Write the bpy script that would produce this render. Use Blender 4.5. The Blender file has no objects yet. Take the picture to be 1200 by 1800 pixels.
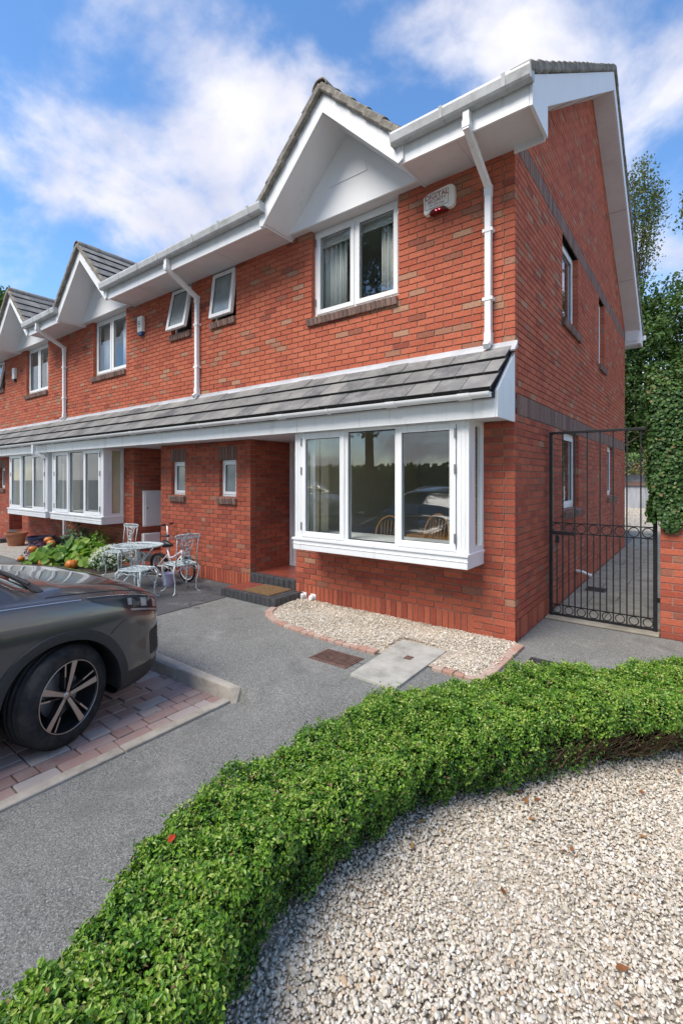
import bpy, bmesh, math, random
import numpy as np
from mathutils import Vector, Matrix, Euler

R = math.radians
random.seed(7)
rng = np.random.default_rng(11)
scene = bpy.context.scene
COL = scene.collection

# ------------------------------------------------------------------ camera
CAM = Vector((1.545, -5.009, 1.73))
FWD = Vector((-0.6061, 0.7954, 0.0))
RGT = Vector((0.7954, 0.6061, 0.0))
FPX = 830.6
cd = bpy.data.cameras.new('camera')
cd.sensor_fit = 'HORIZONTAL'
cd.sensor_width = 36.0
cd.lens = 36.0 * FPX / 1200.0
cd.shift_y = -60.0 / 1200.0
cd.clip_start = 0.05
cd.clip_end = 2000
cam = bpy.data.objects.new('camera', cd)
COL.objects.link(cam)
cam.location = CAM
cam.rotation_euler = (R(90), 0, math.atan2(0.6061, 0.7954))
scene.camera = cam

# ------------------------------------------------------------------ world, sun, exposure
SUN_AZ, SUN_EL = R(196), R(52)          # azimuth clockwise from +Y, elevation
w = bpy.data.worlds.new('World')
scene.world = w
w.use_nodes = True
nt = w.node_tree
for n in list(nt.nodes):
    nt.nodes.remove(n)
def wn(t, **k):
    n = nt.nodes.new(t)
    for a, b in k.items():
        setattr(n, a, b)
    return n
def wmath(op, a, b=None):
    n = wn('ShaderNodeMath', operation=op)
    for i, v in enumerate((a, b)):
        if v is None: continue
        if isinstance(v, (int, float)): n.inputs[i].default_value = v
        else: nt.links.new(v, n.inputs[i])
    return n.outputs[0]
sky = wn('ShaderNodeTexSky', sky_type='NISHITA')
sky.sun_disc = False
sky.sun_elevation = SUN_EL
sky.sun_rotation = SUN_AZ
sky.air_density = 1.0
sky.dust_density = 0.25
sky.ozone_density = 3.0
tc = wn('ShaderNodeTexCoord')
sep = wn('ShaderNodeSeparateXYZ')
nt.links.new(tc.outputs['Generated'], sep.inputs[0])
zz = wmath('ADD', wmath('MAXIMUM', sep.outputs[2], 0.0), 0.55)
cx = wmath('DIVIDE', sep.outputs[0], zz)
cy = wmath('DIVIDE', sep.outputs[1], zz)
cv = wn('ShaderNodeCombineXYZ')
nt.links.new(cx, cv.inputs[0]); nt.links.new(cy, cv.inputs[1])
cv.inputs[2].default_value = CLOUD_SEED = 6.8
n1 = wn('ShaderNodeTexNoise'); n1.inputs['Scale'].default_value = 3.4; n1.inputs['Detail'].default_value = 9; n1.inputs['Roughness'].default_value = 0.55; n1.inputs['Distortion'].default_value = 0.25
nt.links.new(cv.outputs[0], n1.inputs['Vector'])
low = wmath('MULTIPLY', wmath('SUBTRACT', 1.0, wmath('MAXIMUM', sep.outputs[2], 0.0)), 0.13)
cm = wn('ShaderNodeMapRange'); cm.interpolation_type = 'SMOOTHSTEP'
nt.links.new(wmath('ADD', n1.outputs['Fac'], low), cm.inputs[0])
cm.inputs[1].default_value = 0.50; cm.inputs[2].default_value = 0.72; cm.inputs[4].default_value = 0.94
n2 = wn('ShaderNodeTexNoise'); n2.inputs['Scale'].default_value = 4.5; n2.inputs['Detail'].default_value = 5
nt.links.new(cv.outputs[0], n2.inputs['Vector'])
cr = wn('ShaderNodeValToRGB')
nt.links.new(n2.outputs['Fac'], cr.inputs[0])
cr.color_ramp.elements[0].position = 0.35; cr.color_ramp.elements[0].color = (0.66, 0.66, 0.76, 1)
cr.color_ramp.elements[1].position = 0.65; cr.color_ramp.elements[1].color = (0.95, 0.93, 0.97, 1)
cs = wn('ShaderNodeVectorMath', operation='SCALE'); cs.inputs['Scale'].default_value = 4.2
nt.links.new(cr.outputs[0], cs.inputs[0])
hs = wn('ShaderNodeHueSaturation'); hs.inputs['Saturation'].default_value = 1.15; hs.inputs['Value'].default_value = 0.95
nt.links.new(sky.outputs[0], hs.inputs['Color'])
mx = wn('ShaderNodeMixRGB')
nt.links.new(cm.outputs[0], mx.inputs[0]); nt.links.new(hs.outputs[0], mx.inputs[1]); nt.links.new(cs.outputs[0], mx.inputs[2])
bg = wn('ShaderNodeBackground'); bg.inputs['Strength'].default_value = 0.15
nt.links.new(mx.outputs[0], bg.inputs['Color'])
wo = wn('ShaderNodeOutputWorld'); nt.links.new(bg.outputs[0], wo.inputs[0])

sl = bpy.data.lights.new('sun', 'SUN')
sl.energy = 2.7
sl.angle = R(35)
sl.color = (1.0, 0.92, 0.82)
so = bpy.data.objects.new('sun', sl)
COL.objects.link(so)
sdir = Vector((math.sin(SUN_AZ) * math.cos(SUN_EL), math.cos(SUN_AZ) * math.cos(SUN_EL), math.sin(SUN_EL)))
so.rotation_euler = (-sdir).to_track_quat('-Z', 'Y').to_euler()
so.location = (-8, -14, 16)

vs = scene.view_settings
vs.view_transform = 'Standard'; vs.look = 'None'; vs.gamma = 1.0; vs.use_curve_mapping = False
vs.exposure = 0.95

# ------------------------------------------------------------------ materials
MATS = {}
class NT:
    def __init__(s, name, rough=0.6, metal=0.0, spec=0.5, coat=0.0):
        m = bpy.data.materials.new(name); m.use_nodes = True
        s.m = m; s.t = m.node_tree; s.b = s.t.nodes['Principled BSDF']
        s.b.inputs['Roughness'].default_value = rough; s.b.inputs['Metallic'].default_value = metal
        s.b.inputs['Specular IOR Level'].default_value = spec; s.b.inputs['Coat Weight'].default_value = coat
        MATS[name] = m
    def n(s, t, **k):
        x = s.t.nodes.new(t)
        for a, b in k.items(): setattr(x, a, b)
        return x
    def l(s, a, b): s.t.links.new(a, b)
    def pos(s, obj=False):
        return s.n('ShaderNodeTexCoord').outputs['Object'] if obj else s.n('ShaderNodeNewGeometry').outputs['Position']
    def noise(s, scale, detail=4, rough=0.55, obj=False, vec=None):
        x = s.n('ShaderNodeTexNoise'); x.inputs['Scale'].default_value = scale; x.inputs['Detail'].default_value = detail; x.inputs['Roughness'].default_value = rough
        s.l(vec if vec is not None else s.pos(obj), x.inputs['Vector']); return x.outputs['Fac']
    def voro(s, scale, out='Color', obj=False):
        x = s.n('ShaderNodeTexVoronoi'); x.inputs['Scale'].default_value = scale
        s.l(s.pos(obj), x.inputs['Vector']); return x.outputs[out]
    def ramp(s, fac, stops, interp='LINEAR'):
        x = s.n('ShaderNodeValToRGB'); r = x.color_ramp; r.interpolation = interp
        while len(r.elements) < len(stops): r.elements.new(0.5)
        for e, (p, c) in zip(r.elements, stops):
            e.position = p; e.color = (c[0], c[1], c[2], 1)
        s.l(fac, x.inputs[0]); return x.outputs[0]
    def mix(s, fac, a, b, mode='MIX'):
        x = s.n('ShaderNodeMixRGB', blend_type=mode)
        for i, v in enumerate((fac, a, b)):
            if isinstance(v, (int, float)): x.inputs[i].default_value = v
            elif isinstance(v, tuple): x.inputs[i].default_value = (v[0], v[1], v[2], 1)
            else: s.l(v, x.inputs[i])
        return x.outputs[0]
    def rng(s, v, a, b, c=0.0, d=1.0):
        x = s.n('ShaderNodeMapRange'); s.l(v, x.inputs[0])
        for i, q in enumerate((a, b, c, d)): x.inputs[i + 1].default_value = q
        return x.outputs[0]
    def attr(s, name, out='Fac'):
        return s.n('ShaderNodeAttribute', attribute_name=name).outputs[out]
    def col(s, v):
        if isinstance(v, tuple): s.b.inputs['Base Color'].default_value = (v[0], v[1], v[2], 1)
        else: s.l(v, s.b.inputs['Base Color'])
        return s
    def bump(s, h, strength=0.3, dist=0.01):
        x = s.n('ShaderNodeBump'); x.inputs['Strength'].default_value = strength; x.inputs['Distance'].default_value = dist
        s.l(h, x.inputs['Height']); s.l(x.outputs[0], s.b.inputs['Normal']); return s

def simple(name, c, rough=0.6, metal=0.0, var=0.12, scale=6.0, spec=0.5, coat=0.0, bump=0.0, obj=False):
    k = NT(name, rough, metal, spec, coat)
    f = k.noise(scale, 5, 0.6, obj)
    k.col(k.mix(k.rng(f, 0.3, 0.7), tuple(x * (1 - var) for x in c), tuple(min(1, x * (1 + var)) for x in c)))
    if bump: k.bump(k.noise(scale * 12, 3, 0.6, obj), bump, 0.004)
    return k.m

# brick: tone per brick in a face attribute
k = NT('brick', 0.85, spec=0.25)
t = k.attr('tone')
c = k.ramp(t, [(0.0, (0.56, 0.168, 0.094)), (0.30, (0.49, 0.132, 0.074)), (0.52, (0.39, 0.094, 0.058)), (0.64, (0.31, 0.085, 0.055)), (0.80, (0.36, 0.150, 0.095)), (1.0, (0.47, 0.265, 0.170))])
f = k.noise(38, 4, 0.65)
c = k.mix(k.rng(f, 0.35, 0.7), c, k.mix(1.0, c, (0.72, 0.68, 0.66), 'MULTIPLY'))
f2 = k.noise(1.3, 4, 0.6)
c = k.mix(k.rng(f2, 0.45, 0.75, 0, 0.45), c, k.mix(1.0, c, (0.70, 0.66, 0.64), 'MULTIPLY'))
f3 = k.noise(9, 5, 0.7)
c = k.mix(k.rng(f3, 0.66, 0.80, 0, 0.5), c, (0.42, 0.30, 0.23))
k.col(c).bump(k.noise(160, 3, 0.7), 0.35, 0.003)
k = NT('brick_dark', 0.85, spec=0.25)
t = k.attr('tone')
c = k.ramp(t, [(0.0, (0.185, 0.115, 0.095)), (0.5, (0.24, 0.15, 0.122)), (1.0, (0.30, 0.195, 0.16))])
f = k.noise(30, 4, 0.65)
k.col(k.mix(k.rng(f, 0.35, 0.7), c, k.mix(1.0, c, (0.7, 0.7, 0.7), 'MULTIPLY'))).bump(k.noise(160, 3, 0.7), 0.35, 0.003)
k = NT('mortar', 0.95, spec=0.1)
k.col(k.ramp(k.noise(7, 5, 0.7), [(0.3, (0.22, 0.17, 0.13)), (0.55, (0.34, 0.27, 0.21)), (0.75, (0.48, 0.40, 0.32))]))
# white plastic with faint rain streaking
k = NT('white_pvc', 0.32, spec=0.5)
v = k.n('ShaderNodeMapping'); v.inputs['Scale'].default_value = (9, 9, 0.8); k.l(k.pos(), v.inputs[0])
k.col(k.ramp(k.noise(1.0, 6, 0.65, vec=v.outputs[0]), [(0.35, (0.82, 0.83, 0.83)), (0.58, (0.79, 0.80, 0.79)), (0.78, (0.56, 0.55, 0.50))]))
k = NT('white_board', 0.5, spec=0.4)
k.col(k.ramp(k.noise(2.2, 6, 0.7), [(0.3, (0.80, 0.81, 0.82)), (0.6, (0.76, 0.77, 0.77)), (0.8, (0.60, 0.59, 0.56))]))
k = NT('soffit_board', 0.6, spec=0.3)
k.col(k.ramp(k.noise(1.8, 6, 0.7), [(0.3, (0.74, 0.72, 0.71)), (0.6, (0.66, 0.63, 0.62)), (0.8, (0.50, 0.46, 0.44))]))
k = NT('gutter_grey', 0.4, spec=0.45)
k.col(k.ramp(k.noise(5, 6, 0.7), [(0.3, (0.56, 0.57, 0.57)), (0.55, (0.44, 0.45, 0.44)), (0.75, (0.28, 0.28, 0.26))]))
# concrete roof tile, weathered; shadow lines at its edges painted in with grime
k = NT('roof_tile', 0.9, spec=0.2)
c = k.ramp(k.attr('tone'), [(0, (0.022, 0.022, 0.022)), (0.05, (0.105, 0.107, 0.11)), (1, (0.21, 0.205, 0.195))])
edge_mask = k.rng(k.attr('tone'), 0.0, 0.05)
c = k.mix(k.mix(1.0, k.rng(k.noise(2.6, 6, 0.7), 0.42, 0.72), edge_mask, 'MULTIPLY'), c, (0.30, 0.295, 0.275))
c = k.mix(k.mix(1.0, k.rng(k.noise(34, 4, 0.7), 0.62, 0.74, 0, 0.8), edge_mask, 'MULTIPLY'), c, (0.36, 0.36, 0.33))
c = k.mix(k.rng(k.noise(1.1, 5, 0.7), 0.58, 0.75, 0, 0.75), c, (0.06, 0.06, 0.06))
k.col(c).bump(k.noise(90, 4, 0.7), 0.5, 0.004)
k = NT('verge_tile', 0.95, spec=0.15)
c = k.ramp(k.noise(9, 6, 0.75), [(0.25, (0.09, 0.085, 0.075)), (0.5, (0.22, 0.20, 0.17)), (0.72, (0.40, 0.37, 0.31)), (0.85, (0.17, 0.17, 0.09))])
k.col(c).bump(k.noise(45, 5, 0.7), 0.7, 0.01)
simple('white_plain', (0.83, 0.84, 0.84), 0.45, var=0.025, scale=1.5)
simple('lead_flashing', (0.44, 0.45, 0.47), 0.55, 0.0, 0.22, 3.0)
# window glass: clear, reflecting more towards grazing
k = NT('window_glass')
tr = k.n('ShaderNodeBsdfTransparent'); tr.inputs[0].default_value = (0.93, 0.95, 0.94, 1)
gl = k.n('ShaderNodeBsdfGlossy'); gl.inputs['Roughness'].default_value = 0.0; gl.inputs['Color'].default_value = (0.95, 0.97, 1, 1)
lw = k.n('ShaderNodeLayerWeight'); pw_ = k.n('ShaderNodeMath', operation='POWER'); k.l(lw.outputs['Facing'], pw_.inputs[0]); pw_.inputs[1].default_value = 5.0
fr = k.n('ShaderNodeMapRange'); k.l(pw_.outputs[0], fr.inputs[0]); fr.inputs[3].default_value = 0.065
ms = k.n('ShaderNodeMixShader'); k.l(fr.outputs[0], ms.inputs[0]); k.l(tr.outputs[0], ms.inputs[1]); k.l(gl.outputs[0], ms.inputs[2])
k.l(ms.outputs[0], k.t.nodes['Material Output'].inputs[0])
k = NT('obscure_glass', 0.12, spec=0.7)
k.col(k.ramp(k.noise(3.5, 4), [(0.3, (0.16, 0.20, 0.21)), (0.7, (0.28, 0.33, 0.34))])).bump(k.noise(60, 3), 0.15, 0.003)
simple('dark_gap', (0.03, 0.03, 0.03), 0.8)
simple('cream_wall', (0.78, 0.70, 0.50), 0.8, var=0.04)
simple('inner_plaster', (0.62, 0.60, 0.56), 0.9, var=0.05)
simple('inner_floor', (0.20, 0.13, 0.08), 0.6, var=0.2)
k = NT('curtain_cloth', 0.9, spec=0.1); k.col(k.mix(k.rng(k.noise(4), 0.3, 0.7), (0.85, 0.85, 0.83), (0.78, 0.78, 0.76)))
k.b.inputs['Transmission Weight'].default_value = 0.0
simple('roller_blind', (0.66, 0.67, 0.68), 0.8, var=0.04)
simple('chair_wood', (0.66, 0.34, 0.13), 0.4, var=0.2, scale=20)
simple('hinge_metal', (0.30, 0.30, 0.31), 0.4, 0.7)
simple('black_iron', (0.018, 0.018, 0.02), 0.45, 0.2, var=0.4, scale=25, bump=0.2)
# asphalt with stone chips
def asphalt(name, dark, light, amount):
    k = NT(name, 0.93, spec=0.18)
    base = k.mix(k.rng(k.noise(0.9, 6, 0.65), 0.30, 0.72), dark, light)
    chips = k.voro(190)
    sp = k.n('ShaderNodeSeparateColor'); k.l(chips, sp.inputs[0])
    c = k.mix(k.rng(sp.outputs[0], 0.45, 1.0, 0, amount), base, (0.42, 0.42, 0.41))
    c = k.mix(k.rng(sp.outputs[1], 0.55, 1.0, 0, 0.75), c, (0.045, 0.047, 0.05))
    moss = k.rng(k.noise(2.3, 6, 0.7), 0.64, 0.76, 0, 0.55)
    c = k.mix(moss, c, (0.10, 0.115, 0.06)) if amount > 0.5 else c
    dust = k.rng(k.noise(1.9, 7, 0.75), 0.55, 0.70, 0, 0.6)
    c = k.mix(dust, c, (0.36, 0.35, 0.33))
    wk = k.n('ShaderNodeTexVoronoi', feature='DISTANCE_TO_EDGE'); wk.inputs['Scale'].default_value = 0.55
    nv = k.n('ShaderNodeTexNoise'); nv.inputs['Scale'].default_value = 2.2; nv.inputs['Detail'].default_value = 6; k.l(k.pos(), nv.inputs['Vector'])
    ad = k.n('ShaderNodeVectorMath', operation='ADD'); k.l(k.pos(), ad.inputs[0]); k.l(nv.outputs['Color'], ad.inputs[1]); k.l(ad.outputs[0], wk.inputs['Vector'])
    gate_ = k.rng(k.noise(0.6, 3, 0.6), 0.50, 0.60)
    c = k.mix(k.mix(1.0, k.rng(wk.outputs['Distance'], 0.003, 0.010, 0.8, 0.0), gate_, 'MULTIPLY'), c, (0.045, 0.043, 0.04))
    c = k.mix(k.rng(k.noise(0.9, 6, 0.7), 0.52, 0.66, 0, 0.6), c, (0.085, 0.085, 0.083))
    spots = k.voro(9.0, 'Distance'); c = k.mix(k.rng(spots, 0.030, 0.05, 0.75, 0.0), c, (0.55, 0.54, 0.50))
    dch = k.voro(190, 'Distance')
    k.col(c).bump(k.mix(0.5, dch, k.noise(420, 3, 0.7)), 0.55, 0.006)
asphalt('asphalt', (0.148, 0.148, 0.130), (0.262, 0.260, 0.230), 0.72)
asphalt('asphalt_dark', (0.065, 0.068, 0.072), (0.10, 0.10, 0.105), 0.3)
k = NT('concrete', 0.92, spec=0.2)
c = k.ramp(k.noise(4.2, 7, 0.72), [(0.28, (0.24, 0.23, 0.20)), (0.5, (0.40, 0.385, 0.34)), (0.75, (0.52, 0.50, 0.45))])
c = k.mix(k.rng(k.noise(1.7, 5, 0.7), 0.58, 0.75, 0, 0.6), c, (0.17, 0.17, 0.12))
k.col(c).bump(k.noise(120, 4, 0.7), 0.35, 0.004)
k = NT('kerb_concrete', 0.92, spec=0.2)
c = k.ramp(k.noise(5, 7, 0.72), [(0.28, (0.25, 0.22, 0.18)), (0.5, (0.40, 0.36, 0.30)), (0.75, (0.52, 0.47, 0.40))])
k.col(c).bump(k.noise(140, 4, 0.7), 0.4, 0.004)
k = NT('paver', 0.92, spec=0.2)
c = k.ramp(k.attr('tone'), [(0, (0.26, 0.16, 0.14)), (0.4, (0.34, 0.22, 0.19)), (0.75, (0.40, 0.28, 0.25)), (1.0, (0.42, 0.37, 0.34))])
c = k.mix(k.rng(k.noise(6, 6, 0.7), 0.42, 0.72, 0, 0.75), c, (0.36, 0.31, 0.27))
c = k.mix(k.rng(k.noise(26, 5, 0.7), 0.60, 0.75, 0, 0.6), c, (0.15, 0.12, 0.10))
k.col(c).bump(k.noise(150, 4, 0.7), 0.4, 0.004)
simple('joint_soil', (0.075, 0.06, 0.05), 1.0, var=0.5, scale=40, spec=0.05)
k = NT('edging_brick', 0.9, spec=0.2)
c = k.ramp(k.attr('tone'), [(0, (0.40, 0.22, 0.16)), (0.5, (0.43, 0.28, 0.22)), (1.0, (0.46, 0.36, 0.29))])
k.col(k.mix(k.rng(k.noise(16, 5, 0.7), 0.45, 0.75, 0, 0.7), c, (0.50, 0.42, 0.35))).bump(k.noise(150, 4), 0.3, 0.004)
k = NT('pebble', 0.75, spec=0.3)
c = k.ramp(k.attr('tone'), [(0, (0.36, 0.33, 0.28)), (0.06, (0.50, 0.46, 0.38)), (0.30, (0.60, 0.53, 0.42)), (0.62, (0.72, 0.66, 0.55)), (0.86, (0.80, 0.76, 0.67)), (0.93, (0.54, 0.38, 0.24)), (1.0, (0.84, 0.83, 0.79))])
k.col(k.mix(k.rng(k.noise(70, 4, 0.7), 0.35, 0.7, 0, 0.5), c, k.mix(1.0, c, (0.72, 0.68, 0.62), 'MULTIPLY'))).bump(k.noise(300, 2), 0.2, 0.002)
k = NT('gravel_soil', 1.0, spec=0.05)
k.col(k.ramp(k.voro(75), [(0, (0.24, 0.20, 0.15)), (0.6, (0.42, 0.36, 0.28)), (1, (0.60, 0.53, 0.43))]))
k = NT('gravel_far', 1.0, spec=0.1)
k.col(k.ramp(k.voro(36), [(0, (0.24, 0.21, 0.17)), (0.5, (0.46, 0.41, 0.34)), (1, (0.62, 0.58, 0.50))])).bump(k.voro(36, 'Distance'), 0.8, 0.02)
simple('black_tile', (0.060, 0.062, 0.066), 0.4, var=0.35, scale=14)
simple('red_tile', (0.24, 0.06, 0.04), 0.35, var=0.25, scale=9)
simple('coir_mat', (0.20, 0.12, 0.055), 1.0, var=0.5, scale=60, bump=0.8)
simple('grout', (0.36, 0.33, 0.30), 0.95, var=0.2)
k = NT('rusty_iron', 0.85, spec=0.2); k.col(k.ramp(k.noise(18, 6, 0.7), [(0.3, (0.085, 0.05, 0.04)), (0.55, (0.17, 0.10, 0.08)), (0.75, (0.25, 0.16, 0.12))])).bump(k.noise(90, 4), 0.5, 0.004)
simple('cover_iron', (0.045, 0.045, 0.045), 0.7, 0.2, var=0.5, scale=20, bump=0.4)

# ------------------------------------------------------------------ mesh helpers
WL = {}
def wloc(o):
    return WL.get(o.name, Vector((0, 0, 0))) if o else Vector((0, 0, 0))
def link(o, parent, loc):
    COL.objects.link(o)
    o.parent = parent
    o.location = Vector(loc) - wloc(parent)
    WL[o.name] = Vector(loc)
    return o
def empty(name, loc, label=None, cat=None, group=None, kind=None, parent=None):
    o = bpy.data.objects.new(name, None); o.empty_display_size = 0.1
    link(o, parent, loc)
    return tag(o, label, cat, group, kind)
def tag(o, label=None, cat=None, group=None, kind=None):
    if label: o['label'] = label
    if cat: o['category'] = cat
    if group: o['group'] = group
    if kind: o['kind'] = kind
    return o

class MB:
    def __init__(s): s.v = []; s.f = []; s.t = []; s.mi = []
    def poly(s, pts, tone=0.5, mi=0):
        i = len(s.v); s.v += [tuple(p) for p in pts]; s.f.append(tuple(range(i, i + len(pts)))); s.t.append(tone); s.mi.append(mi); return s
    def faces(s, vs, fs, tone=0.5, mi=0):
        i = len(s.v); s.v += [tuple(p) for p in vs]
        for q in fs: s.f.append(tuple(i + a for a in q)); s.t.append(tone); s.mi.append(mi)
        return s
    def box(s, x0, x1, y0, y1, z0, z1, tone=0.5, mi=0):
        vs = [(x0, y0, z0), (x1, y0, z0), (x1, y1, z0), (x0, y1, z0), (x0, y0, z1), (x1, y0, z1), (x1, y1, z1), (x0, y1, z1)]
        return s.faces(vs, [(3, 2, 1, 0), (4, 5, 6, 7), (0, 1, 5, 4), (1, 2, 6, 5), (2, 3, 7, 6), (3, 0, 4, 7)], tone, mi)
    def obox(s, M, sx, sy, sz, tone=0.5, mi=0):
        vs = [M @ Vector((a * sx / 2, b * sy / 2, c * sz / 2)) for c in (-1, 1) for a, b in ((-1, -1), (1, -1), (1, 1), (-1, 1))]
        return s.faces(vs, [(3, 2, 1, 0), (4, 5, 6, 7), (0, 1, 5, 4), (1, 2, 6, 5), (2, 3, 7, 6), (3, 0, 4, 7)], tone, mi)
    def prism(s, pts, vec, tone=0.5, mi=0):
        n = len(pts); vec = Vector(vec); a = [Vector(p) for p in pts]; b = [p + vec for p in a]
        return s.faces(a + b, [tuple(range(n))[::-1], tuple(range(n, 2 * n))] + [(i, (i + 1) % n, n + (i + 1) % n, n + i) for i in range(n)], tone, mi)
    def tube(s, pts, r, n=8, closed=False, caps=True, tone=0.5, mi=0):
        pts = [Vector(p) for p in pts]; m = len(pts)
        rr = r if isinstance(r, (list, tuple)) else [r] * m
        vs = []; up = None
        for i, p in enumerate(pts):
            if closed: d = pts[(i + 1) % m] - pts[i - 1]
            else: d = pts[min(i + 1, m - 1)] - pts[max(i - 1, 0)]
            d.normalize()
            if up is None: up = d.orthogonal().normalized()
            else:
                up = up - d * up.dot(d)
                up = up.normalized() if up.length > 1e-6 else d.orthogonal().normalized()
            q = d.cross(up)
            for j in range(n):
                a = 2 * math.pi * j / n
                vs.append(p + (up * math.cos(a) + q * math.sin(a)) * rr[i])
        fs = []
        for i in range(m if closed else m - 1):
            for j in range(n):
                a = i * n + j; b = i * n + (j + 1) % n; c_ = ((i + 1) % m) * n + (j + 1) % n; d_ = ((i + 1) % m) * n + j
                fs.append((a, b, c_, d_))
        if caps and not closed:
            fs.append(tuple(range(n))[::-1]); fs.append(tuple((m - 1) * n + j for j in range(n)))
        return s.faces(vs, fs, tone, mi)
    def bar(s, p, q, wd, ht, up=(0, 0, 1), tone=0.5, mi=0):
        p = Vector(p); q = Vector(q); d = (q - p); L = d.length; d.normalize()
        sd = d.cross(Vector(up)).normalized(); u2 = sd.cross(d)
        M = Matrix((sd, d, u2)).transposed().to_4x4(); M.translation = (p + q) / 2
        return s.obox(M, wd, L, ht, tone, mi)
    def lathe(s, prof, n=24, M=None, tone=0.5, mi=0, a0=0, a1=2 * math.pi):
        M = M or Matrix.Identity(4); vs = []; fs = []; full = abs(a1 - a0 - 2 * math.pi) < 1e-6
        cols = n if full else n + 1
        for j in range(cols):
            a = a0 + (a1 - a0) * j / n
            for r, z in prof: vs.append(M @ Vector((r * math.cos(a), r * math.sin(a), z)))
        k_ = len(prof)
        for j in range(n):
            for i in range(k_ - 1):
                a = j * k_ + i; b = ((j + 1) % cols) * k_ + i
                fs.append((a, b, b + 1, a + 1))
        return s.faces(vs, fs, tone, mi)
    def build(s, name, mats, parent=None, smooth=False, bevel=0.0, kind=None, origin=None, angle=None):
        if not isinstance(mats, (list, tuple)): mats = [mats]
        v = np.array(s.v, dtype=np.float64)
        c = (v.min(0) + v.max(0)) / 2 if origin is None else np.array(origin, float)
        me = bpy.data.meshes.new(name)
        me.from_pydata((v - c).tolist(), [], s.f)
        for m in mats: me.materials.append(MATS[m] if isinstance(m, str) else m)
        if len(mats) > 1: me.polygons.foreach_set('material_index', s.mi)
        a = me.attributes.new('tone', 'FLOAT', 'FACE'); a.data.foreach_set('value', s.t)
        if smooth: me.polygons.foreach_set('use_smooth', [True] * len(me.polygons))
        me.update()
        o = bpy.data.objects.new(name, me)
        link(o, parent, c)
        if bevel:
            b = o.modifiers.new('bevel', 'BEVEL'); b.width = bevel; b.segments = 2; b.limit_method = 'ANGLE'; b.angle_limit = R(40)
        if kind: o['kind'] = kind
        return o
def smooth_angle(o, deg=35):
    me = o.data
    bm = bmesh.new(); bm.from_mesh(me)
    bmesh.ops.remove_doubles(bm, verts=bm.verts, dist=1e-5)
    for e in bm.edges:
        e.smooth = not (len(e.link_faces) == 2 and e.calc_face_angle(0) > R(deg))
    for f in bm.faces: f.smooth = True
    bm.to_mesh(me); bm.free(); me.update(); return o
def one(fn, name, mat, parent=None, **k):
    m = MB(); fn(m); return m.build(name, mat, parent, **k)
def boxo(name, mat, parent, x0, x1, y0, y1, z0, z1, bevel=0.0):
    return MB().box(min(x0, x1), max(x0, x1), min(y0, y1), max(y0, y1), z0, z1).build(name, mat, parent, bevel=bevel)

def fast_mesh(name, verts, quads, mat, parent, tones=None, smooth=False, origin=None, kind=None):
    verts = np.asarray(verts, dtype=np.float32); quads = np.asarray(quads, dtype=np.int32)
    c = (verts.min(0) + verts.max(0)) / 2 if origin is None else np.array(origin, np.float32)
    me = bpy.data.meshes.new(name)
    nv, nf, kf = len(verts), len(quads), quads.shape[1]
    me.vertices.add(nv); me.vertices.foreach_set('co', (verts - c).astype(np.float32).ravel())
    me.loops.add(nf * kf); me.loops.foreach_set('vertex_index', quads.ravel())
    me.polygons.add(nf); me.polygons.foreach_set('loop_start', np.arange(0, nf * kf, kf, dtype=np.int32))
    me.polygons.foreach_set('loop_total', np.full(nf, kf, dtype=np.int32))
    me.polygons.foreach_set('use_smooth', np.full(nf, bool(smooth)))
    if tones is not None:
        a = me.attributes.new('tone', 'FLOAT', 'FACE'); a.data.foreach_set('value', np.asarray(tones, dtype=np.float32))
    me.update(calc_edges=True)
    me.materials.append(MATS[mat] if isinstance(mat, str) else mat)
    o = bpy.data.objects.new(name, me)
    link(o, parent, Vector([float(x) for x in c]))
    if kind: o['kind'] = kind
    return o
def copy_tree(o, parent=None):
    c = o.copy(); COL.objects.link(c); c.parent = parent
    for ch in list(o.children): copy_tree(ch, c)
    return c
# ------------------------------------------------------------------ pieces that share mesh data
PM = {}
def piece_mesh(dims, mat, tone, cham):
    key = (tuple(round(d, 3) for d in dims), mat, round(tone * 16), round(cham, 4))
    if key in PM: return PM[key]
    me = bpy.data.meshes.new('piece')
    bm = bmesh.new(); bmesh.ops.create_cube(bm, size=1.0)
    bmesh.ops.scale(bm, vec=Vector(key[0]), verts=bm.verts)
    if cham: bmesh.ops.bevel(bm, geom=list(bm.edges), offset=cham, segments=1, affect='EDGES')
    bm.to_mesh(me); bm.free()
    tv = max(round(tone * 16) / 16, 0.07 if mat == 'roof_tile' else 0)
    a = me.attributes.new('tone', 'FLOAT', 'FACE'); a.data.foreach_set('value', [0.0 if mat == 'roof_tile' and (abs(p.normal.y) > .9 or abs(p.normal.x) > .9) else tv for p in me.polygons])  # side faces near black: shadow between courses put into the tone, plus grime
    me.materials.append(MATS[mat]); PM[key] = me
    return me
def piece(name, dims, mat, tone, loc, rot, parent, cham=0.003):
    o = bpy.data.objects.new(name, piece_mesh(dims, mat, tone, cham))
    link(o, parent, loc); o.rotation_euler = rot
    return o

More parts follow.
